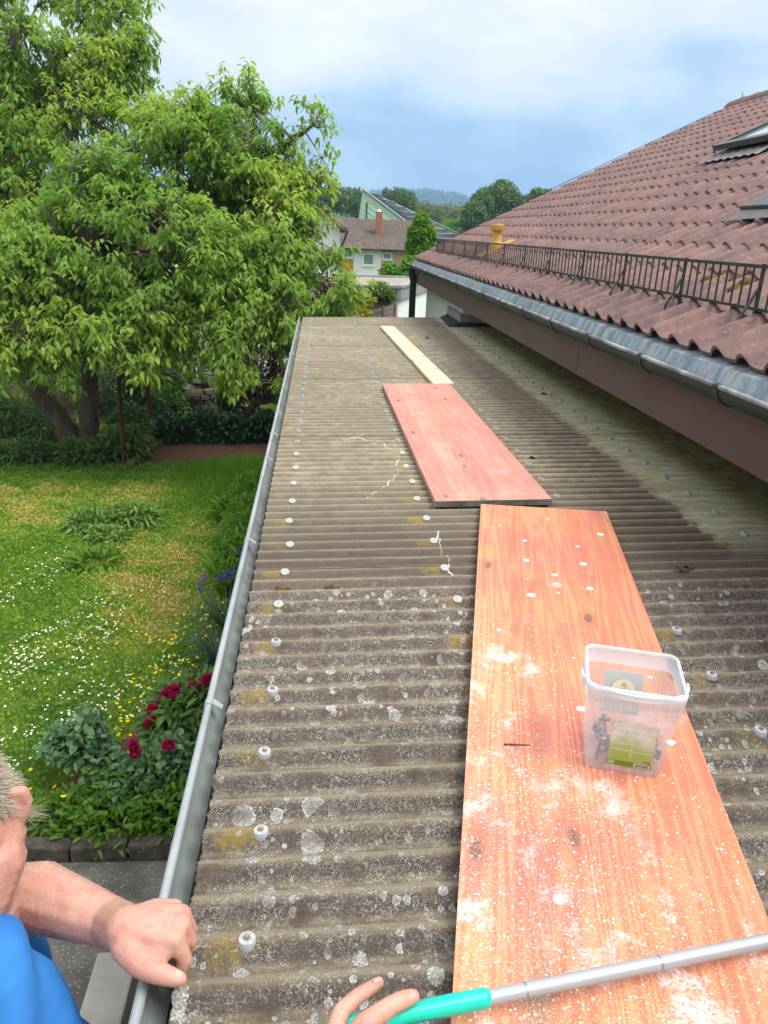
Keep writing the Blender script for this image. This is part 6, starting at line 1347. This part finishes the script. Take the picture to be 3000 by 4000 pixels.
# ------------------------------------------------------------------ pole with turquoise grip
pe = empty('broom_pole', (0.13, 0.69, 2.565), 'grey metal pole with turquoise plastic grip lying across the near board', 'pole')
pA = Vector((0.228, 0.7045, 2.5640)); pB = Vector((1.25, 0.853, 2.5640)); dirp = (pB-pA).normalized()
po = Vector((-0.13, -0.69, -2.565))
mb = MB(); mb.tube([pA - dirp*0.01, pB], 0.0103, 18); o = mb.build('tube', MAT['pole'], pe); o.location = po
for t in (0.06, 0.27): 
    c_ = pA + dirp*t; o = MB().tube([c_, c_+dirp*0.003], 0.0106, 18).build('ring', MAT['darkframe'] if t == 9 else MAT['bolt'], pe); o.location = po
def blobmesh(name, chains, voxel, mat, parent=None, smooth_it=4, warp=None):
    """union of sphere chains -> one continuous voxel-remeshed surface.  chain = [(x,y,z,r),...]"""
    bm = bmesh.new()
    unit = bmesh.new(); bmesh.ops.create_icosphere(unit, subdivisions=2, radius=1.0); uv = [v.co.copy() for v in unit.verts]; uf = [[v.index for v in f.verts] for f in unit.faces]; unit.free()
    V = []; F = []
    for ch in chains:
        if len(ch) == 1: ch = ch + ch
        for a, b in zip(ch[:-1], ch[1:]):
            a = np.array(a, float); b = np.array(b, float); ln = np.linalg.norm(b[:3]-a[:3]); k = max(1, int(ln/(0.3*min(a[3], b[3]))))
            for q in range(k+1):
                c = a + (b-a)*q/k; base_ = len(V); V += [(c[0]+u.x*c[3], c[1]+u.y*c[3], c[2]+u.z*c[3]) for u in uv]; F += [[base_+i for i in f] for f in uf]
    me = bpy.data.meshes.new(name); me.from_pydata(V, [], F); ob = bpy.data.objects.new(name, me); C.objects.link(ob)
    md = ob.modifiers.new('remesh', 'REMESH'); md.mode = 'VOXEL'; md.voxel_size = voxel; md.adaptivity = 0.0
    dg = bpy.context.evaluated_depsgraph_get(); me2 = bpy.data.meshes.new_from_object(ob.evaluated_get(dg)); bpy.data.objects.remove(ob); bpy.data.meshes.remove(me)
    bm.free(); bm = bmesh.new(); bm.from_mesh(me2)
    for _ in range(smooth_it): bmesh.ops.smooth_vert(bm, verts=bm.verts, factor=0.45, use_axis_x=True, use_axis_y=True, use_axis_z=True)
    if warp:
        bm.normal_update()
        for v in bm.verts: v.co += v.normal*warp(v.co)
    bm.to_mesh(me2); bm.free(); me2.polygons.foreach_set('use_smooth', [True]*len(me2.polygons)); me2.materials.clear(); me2.materials.append(mat); me2.name = name
    return link(bpy.data.objects.new(name, me2), parent)
gA = pA - dirp*0.0; gd = -dirp; sd_ = Vector((0, 0, 1)).cross(gd).normalized()
def gp(t, s, h=0.0): v = gA + gd*t + sd_*s + Vector((0, 0, h)); return (v.x, v.y, v.z)
gr_ch = [[gp(0.0, 0, .001) + (0.0136,), gp(0.05, 0, .001) + (0.0138,), gp(0.10, 0, .001) + (0.0132,), gp(0.135, 0) + (0.0122,)]]
for sgn in (-1, 1): gr_ch.append([gp(0.135, 0.004*sgn) + (0.010,), gp(0.15, 0.0095*sgn) + (0.0062,), gp(0.185, 0.0085*sgn) + (0.0055,), gp(0.197, 0) + (0.0058,)])
o = blobmesh('grip', gr_ch, 0.0016, MAT['turq'], pe, 4); o.location = po

# ------------------------------------------------------------------ person at the gutter
pers = empty('person', (-0.62, 0.85, 0.95), 'man in a blue t-shirt gripping the gutter, blond head cut by the left edge', 'person'); pof = Vector((0.62, -0.85, -0.95))
def A4(px, py, dep, r): return tuple(at(px, py, dep)) + (r,)
sh_l = (-0.60, 0.93, 2.36); 
body = []
# torso, neck, head
body += [[(-0.62, 0.80, 1.80, 0.155), (-0.60, 0.80, 2.05, 0.16), (-0.59, 0.82, 2.22, 0.135), (-0.565, 0.86, 2.36, 0.095)], [(-0.70, 0.70, 2.30, 0.085), (-0.58, 0.85, 2.34, 0.09), (-0.57, 0.98, 2.33, 0.075)]]
HC = np.array([-0.548, 0.945, 2.655])
body += [[(-0.565, 0.88, 2.40, 0.075), (-0.545, 0.92, 2.52, 0.070), tuple(HC)+(0.070,)]]
body += [[tuple(HC+[-0.030, 0.035, 0.035])+(0.080,), tuple(HC+[-0.030, -0.02, 0.03])+(0.078,), tuple(HC+[-0.03, -0.055, -0.01])+(0.062,)], [tuple(HC+[0.040, -0.01, -0.045])+(0.052,), tuple(HC+[0.030, -0.035, -0.085])+(0.048,), tuple(HC+[-0.01, -0.075, -0.10])+(0.036,)],
         [tuple(HC+[-0.035, -0.03, -0.05])+(0.05,), tuple(HC+[-0.03, -0.075, -0.10])+(0.034,)], [tuple(HC+[-0.028, -0.118, 0.0])+(0.013,), tuple(HC+[-0.033, -0.138, -0.03])+(0.014,)]]
# left ear
ec = np.array(A4(78, 3150, 1.17, 0)[:3])
body += [[tuple(ec+[-0.060, 0.004, 0.0])+(0.050,), tuple(ec+[-0.040, -0.010, -0.05])+(0.046,)]]
body += [[tuple(ec+[-0.010, 0.002, 0.026])+(0.010,), tuple(ec+[0.006, 0.006, 0.024])+(0.0095,), tuple(ec+[0.010, 0.005, 0.006])+(0.0095,), tuple(ec+[0.004, 0.001, -0.012])+(0.010,), tuple(ec+[-0.006, -0.002, -0.032])+(0.0105,)], [tuple(ec+[-0.010, 0.002, 0.012])+(0.013,), tuple(ec+[-0.008, 0.0, -0.012])+(0.013,)]]
# left arm: shoulder, elbow behind, forearm, wrist
el = A4(-60, 3520, 1.33, 0.062); fm = A4(150, 3500, 1.285, 0.058); f2 = A4(330, 3565, 1.245, 0.046); wr_ = (-0.292, 0.870, 2.530, 0.0350)
body += [[sh_l+(0.07,), el, fm, f2, A4(440, 3605, 1.225, 0.0385), wr_]]
# left hand
W0 = np.array(wr_[:3])
kn = [np.array([-0.2120, 0.838, 2.541]), np.array([-0.2080, 0.862, 2.543]), np.array([-0.2120, 0.884, 2.540]), np.array([-0.2260, 0.902, 2.533])]
for i, k_ in enumerate(kn):
    mid_ = W0*0.45 + k_*0.55 + np.array([0.0, (-0.006, -0.001, 0.003, 0.006)[i], 0.004]); r_ = (0.0158, 0.0162, 0.0152, 0.0138)[i]
    body.append([tuple(W0 + (k_-W0)*0.1)+(0.0305,), tuple(mid_)+(0.0205,), tuple(k_)+(r_,)])
    dn = np.array([0.012, -0.010 if i == 0 else -0.004, -0.030]); d2 = np.array([-0.010, -0.006 if i == 0 else -0.003, -0.026]); d3 = np.array([-0.020, 0.0, -0.004])
    body.append([tuple(k_)+(r_*0.95,), tuple(k_+dn)+(0.0120,), tuple(k_+dn+d2)+(0.0105,), tuple(k_+dn+d2+d3)+(0.0092,)])
body.append([(-0.285, 0.848, 2.522, 0.029), (-0.262, 0.822, 2.520, 0.0235), (-0.236, 0.803, 2.520, 0.0165), (-0.212, 0.797, 2.515, 0.0135), (-0.2005, 0.7955, 2.512, 0.0105)])
body.append([(-0.262, 0.826, 2.522, 0.021), (-0.232, 0.832, 2.528, 0.018)])
# right arm, below the picture, to the hand on the grip
body += [[(-0.72, 0.66, 2.33, 0.068), (-0.55, 0.42, 2.34, 0.055), (-0.38, 0.38, 2.42, 0.048), (-0.06, 0.565, 2.545, 0.030)]]
R0 = np.array([-0.06, 0.565, 2.545])
body += [[tuple(R0)+(0.030,), (-0.01, 0.605, 2.560, 0.026), (0.022, 0.648, 2.572, 0.019)], [tuple(R0)+(0.029,), (0.005, 0.595, 2.552, 0.024), (0.045, 0.630, 2.556, 0.018)]]
body += [[(0.015, 0.640, 2.572, 0.0165), (0.030, 0.6865, 2.5790, 0.0118), (0.054, 0.7060, 2.5800, 0.0112), (0.0735, 0.7190, 2.5780, 0.0100), (0.0850, 0.7290, 2.5740, 0.0082)]]          # index, stretched behind the grip
body += [[(0.020, 0.625, 2.572, 0.019), (0.060, 0.6560, 2.5960, 0.0150), (0.0960, 0.6790, 2.5960, 0.0128), (0.1150, 0.6890, 2.5925, 0.0122), (0.1280, 0.6955, 2.5885, 0.0100)]]         # thumb over the grip
for i in range(3):
    b0 = np.array([0.040+0.014*i, 0.635-0.004*i, 2.556]); body.append([tuple(b0)+(0.014,), tuple(b0+[0.030, 0.014, -0.006])+(0.0105,), tuple(b0+[0.052, 0.034, -0.007])+(0.0095,)])
bo = blobmesh('body', body, 0.0030, MAT['skin'], pers, 5); bo.location = pof
def fingernail(c, d, n, L, W):
    c, d, n = Vector(c), Vector(d).normalized(), Vector(n).normalized(); s = d.cross(n).normalized(); n = s.cross(d); mb = MB(); V = []; F = []
    for i in range(6):
        t = i/5; w_ = W*(0.82 + 0.18*math.sin(math.pi*min(1, t*0.8+0.1))) * (1.0 if t < 0.8 else 0.86)
        for j in range(5):
            u = (j-2)/2; V.append(c + d*(t-0.5)*L + s*u*w_/2 - n*(0.22*W*u*u))
        if i:
            for j in range(4): b = 5*(i-1)+j; F.append((b, b+5, b+6, b+1))
    k = len(V); V += [v - n*0.0012 for v in V]
    F += [tuple(k+i for i in f[::-1]) for f in F]
    mb.add(V, F, True); o = mb.build('fingernail', MAT['nail'], bo); return o
fingernail((-0.2035, 0.7935, 2.5245), (1, -0.10, -0.30), (-0.10, -0.45, 1), 0.014, 0.0135)
fingernail((0.1235, 0.6925, 2.6005), (1, 0.52, -0.35), (0.05, 0.15, 1), 0.0135, 0.0130)
fingernail((0.0800, 0.7265, 2.5850), (1, 0.8, -0.45), (-0.35, 0.25, 1), 0.015, 0.0105)
# shirt
shirt = [[(-0.62, 0.80, 1.75, 0.170), (-0.60, 0.80, 2.02, 0.178), (-0.585, 0.82, 2.20, 0.155), (-0.56, 0.86, 2.335, 0.112)], [(-0.72, 0.68, 2.29, 0.10), (-0.58, 0.84, 2.32, 0.105), (-0.565, 0.96, 2.31, 0.092)],
         [(-0.565, 0.96, 2.31, 0.092), (-0.57, 1.03, 2.27, 0.085)], [(-0.72, 0.68, 2.29, 0.098), (-0.68, 0.58, 2.28, 0.086)]]
shirt += [[A4(-150, 3760, 1.10, 0.072), A4(-95, 3800, 1.11, 0.078), A4(95, 4055, 1.14, 0.085), A4(220, 4240, 1.16, 0.09)], [A4(-84, 3822, 1.24, 0.090), A4(60, 4032, 1.25, 0.090), A4(150, 4200, 1.26, 0.09)]]
def fold(p):
    a = 0.0065*math.sin(46*(p.x*0.8 + p.y*0.9 - p.z*0.35) + 2.4*math.sin(9*p.z)) + 0.0040*math.sin(83*(p.x*0.9 + p.y*0.3 + p.z*0.25) + 1.7*math.sin(11*p.y))
    return a
so = blobmesh('shirt', shirt, 0.006, MAT['bluecloth'], pers, 6, fold); so.location = pof
# trousers, shoes
tro = [[(-0.62, 0.80, 1.72, 0.165), (-0.66, 0.74, 1.55, 0.12), (-0.66, 0.74, 1.25, 0.085), (-0.66, 0.76, 1.0, 0.07)], [(-0.60, 0.86, 1.66, 0.15), (-0.58, 0.92, 1.55, 0.12), (-0.57, 0.93, 1.25, 0.085), (-0.57, 0.93, 1.0, 0.07)]]
o = blobmesh('trousers', tro, 0.012, MAT['jeans'], pers, 4); o.location = pof
for y in (0.76, 0.93):
    o = blobmesh('shoe', [[(-0.67, y, 0.995, 0.045), (-0.55, y, 0.985, 0.038), (-0.47, y, 0.98, 0.035)]], 0.01, MAT['darkframe'], pers, 3); o.location = pof
# hair: strands over the skull
rng = np.random.default_rng(3); hv = []; hf = []
def strand(p, d, n, ln, r, sag=0.4):
    p = np.array(p, float); d = np.array(d, float); k0 = len(hv); d = d/np.linalg.norm(d); s = np.cross(d, [0.2, 0.4, 1.0]); s /= np.linalg.norm(s)
    for i in range(n):
        w_ = r*(1-i/n*0.8); hv.append(p - s*w_); hv.append(p + s*w_); hv.append(p + np.cross(s, d)*w_*1.2)
        if i:
            b = k0+3*(i-1)
            for q in range(3): hf.append((b+q, b+(q+1) % 3, b+3+(q+1) % 3, b+3+q))
        p = p + d*ln/n; d = d + np.array([0, 0, -sag/n]) + rng.normal(0, 0.05, 3); d /= np.linalg.norm(d)
dg = bo.data; nv = len(dg.vertices)
co = np.zeros(nv*3); dg.vertices.foreach_get('co', co); co = co.reshape(-1, 3); no = np.zeros(nv*3); dg.vertices.foreach_get('normal', no); no = no.reshape(-1, 3)
hd = np.linalg.norm(co - (HC + [-0.02, 0.01, 0.03]), axis=1); de = np.linalg.norm(co - ec, axis=1)
hl = ec[2] + 0.012 + 0.25*(ec[0]-0.03-co[:, 0]) - 0.9*np.clip(co[:, 1]-ec[1]-0.012, 0, 0.08) + 0.9*np.clip(ec[1]-0.03-co[:, 1], 0, 0.1)
ok = np.where((hd < 0.15) & (co[:, 2] > hl) & ((de > 0.038) | (co[:, 0] < ec[0]-0.020)) & (co[:, 2] > HC[2]-0.05))[0]
for i in rng.choice(ok, min(6500, len(ok)*3)):
    p = co[i]; n_ = no[i]; g_ = np.array([0.35, 0.55, -0.55]); t_ = g_ - n_*(g_ @ n_) + rng.normal(0, 0.22, 3); strand(p + n_*0.001, t_ + n_*0.28, 7, rng.uniform(0.02, 0.042), 0.0007, 0.5)
for i in range(46):
    strand(ec + rng.normal(0, 0.004, 3) + [0.000, 0.012, -0.030], np.array([0.8, 0.5, 0.15]) + rng.normal(0, 0.3, 3), 6, rng.uniform(0.02, 0.04), 0.0003, 0.9)
o = npobj('hair', hv, hf, MAT['hair'], pers); o.location = pof
hv = []; hf = []; dg = bo.data; nv = len(dg.vertices); ca, cb = np.array(fm[:3]), np.array(wr_[:3])
co = np.zeros(nv*3); dg.vertices.foreach_get('co', co); co = co.reshape(-1, 3); no = np.zeros(nv*3); dg.vertices.foreach_get('normal', no); no = no.reshape(-1, 3)
t_ = ((co-ca) @ (cb-ca))/((cb-ca) @ (cb-ca)); dl = np.linalg.norm(co-(ca+t_[:, None]*(cb-ca)), axis=1)
ok = np.where((t_ > -0.1) & (t_ < 0.95) & (dl < 0.075) & (no[:, 2] > -0.2))[0]
for i in rng.choice(ok, 420): strand(co[i], no[i]*0.5 + (cb-ca)*2.2 + rng.normal(0, 0.25, 3), 4, rng.uniform(0.006, 0.014), 0.00016, 0.5)
o = npobj('arm_hair', hv, hf, MAT['hair'], pers); o.location = pof; tag(o, kind='stuff')
# ladder he stands on (below the picture)
ld = empty('stepladder', (-0.6, 0.84, 0), 'stepladder under the man at the gutter', 'ladder'); lo_ = Vector((0.6, -0.84, 0)); alu = MAT['zinc']
for y in (0.60, 1.10): o = MB().tube([(-0.85, y, 0.012), (-0.45, y, 1.9)], 0.018, 8).build('rail', alu, ld); o.location = lo_
for k in range(1, 7):
    z = 0.012+0.2725*k; x = -0.85+0.40*(z/1.9); o = MB().box(x-0.04, x+0.04, 0.60, 1.10, z-0.012, z+0.012).build('rung', alu, ld); o.location = lo_

# ------------------------------------------------------------------ air
hzb = MB().box(-900, 1300, -60, 1900, -8, 110).build('haze', [])
m = bpy.data.materials.new('haze_air'); m.use_nodes = True; t = m.node_tree; t.nodes.clear()
vo = t.nodes.new('ShaderNodeVolumePrincipled'); vo.inputs['Color'].default_value = (0.42, 0.68, 1.0, 1); vo.inputs['Density'].default_value = 0.00050
om = t.nodes.new('ShaderNodeOutputMaterial'); t.links.new(vo.outputs[0], om.inputs['Volume']); hzb.data.materials.append(m); tag(hzb, kind='stuff')
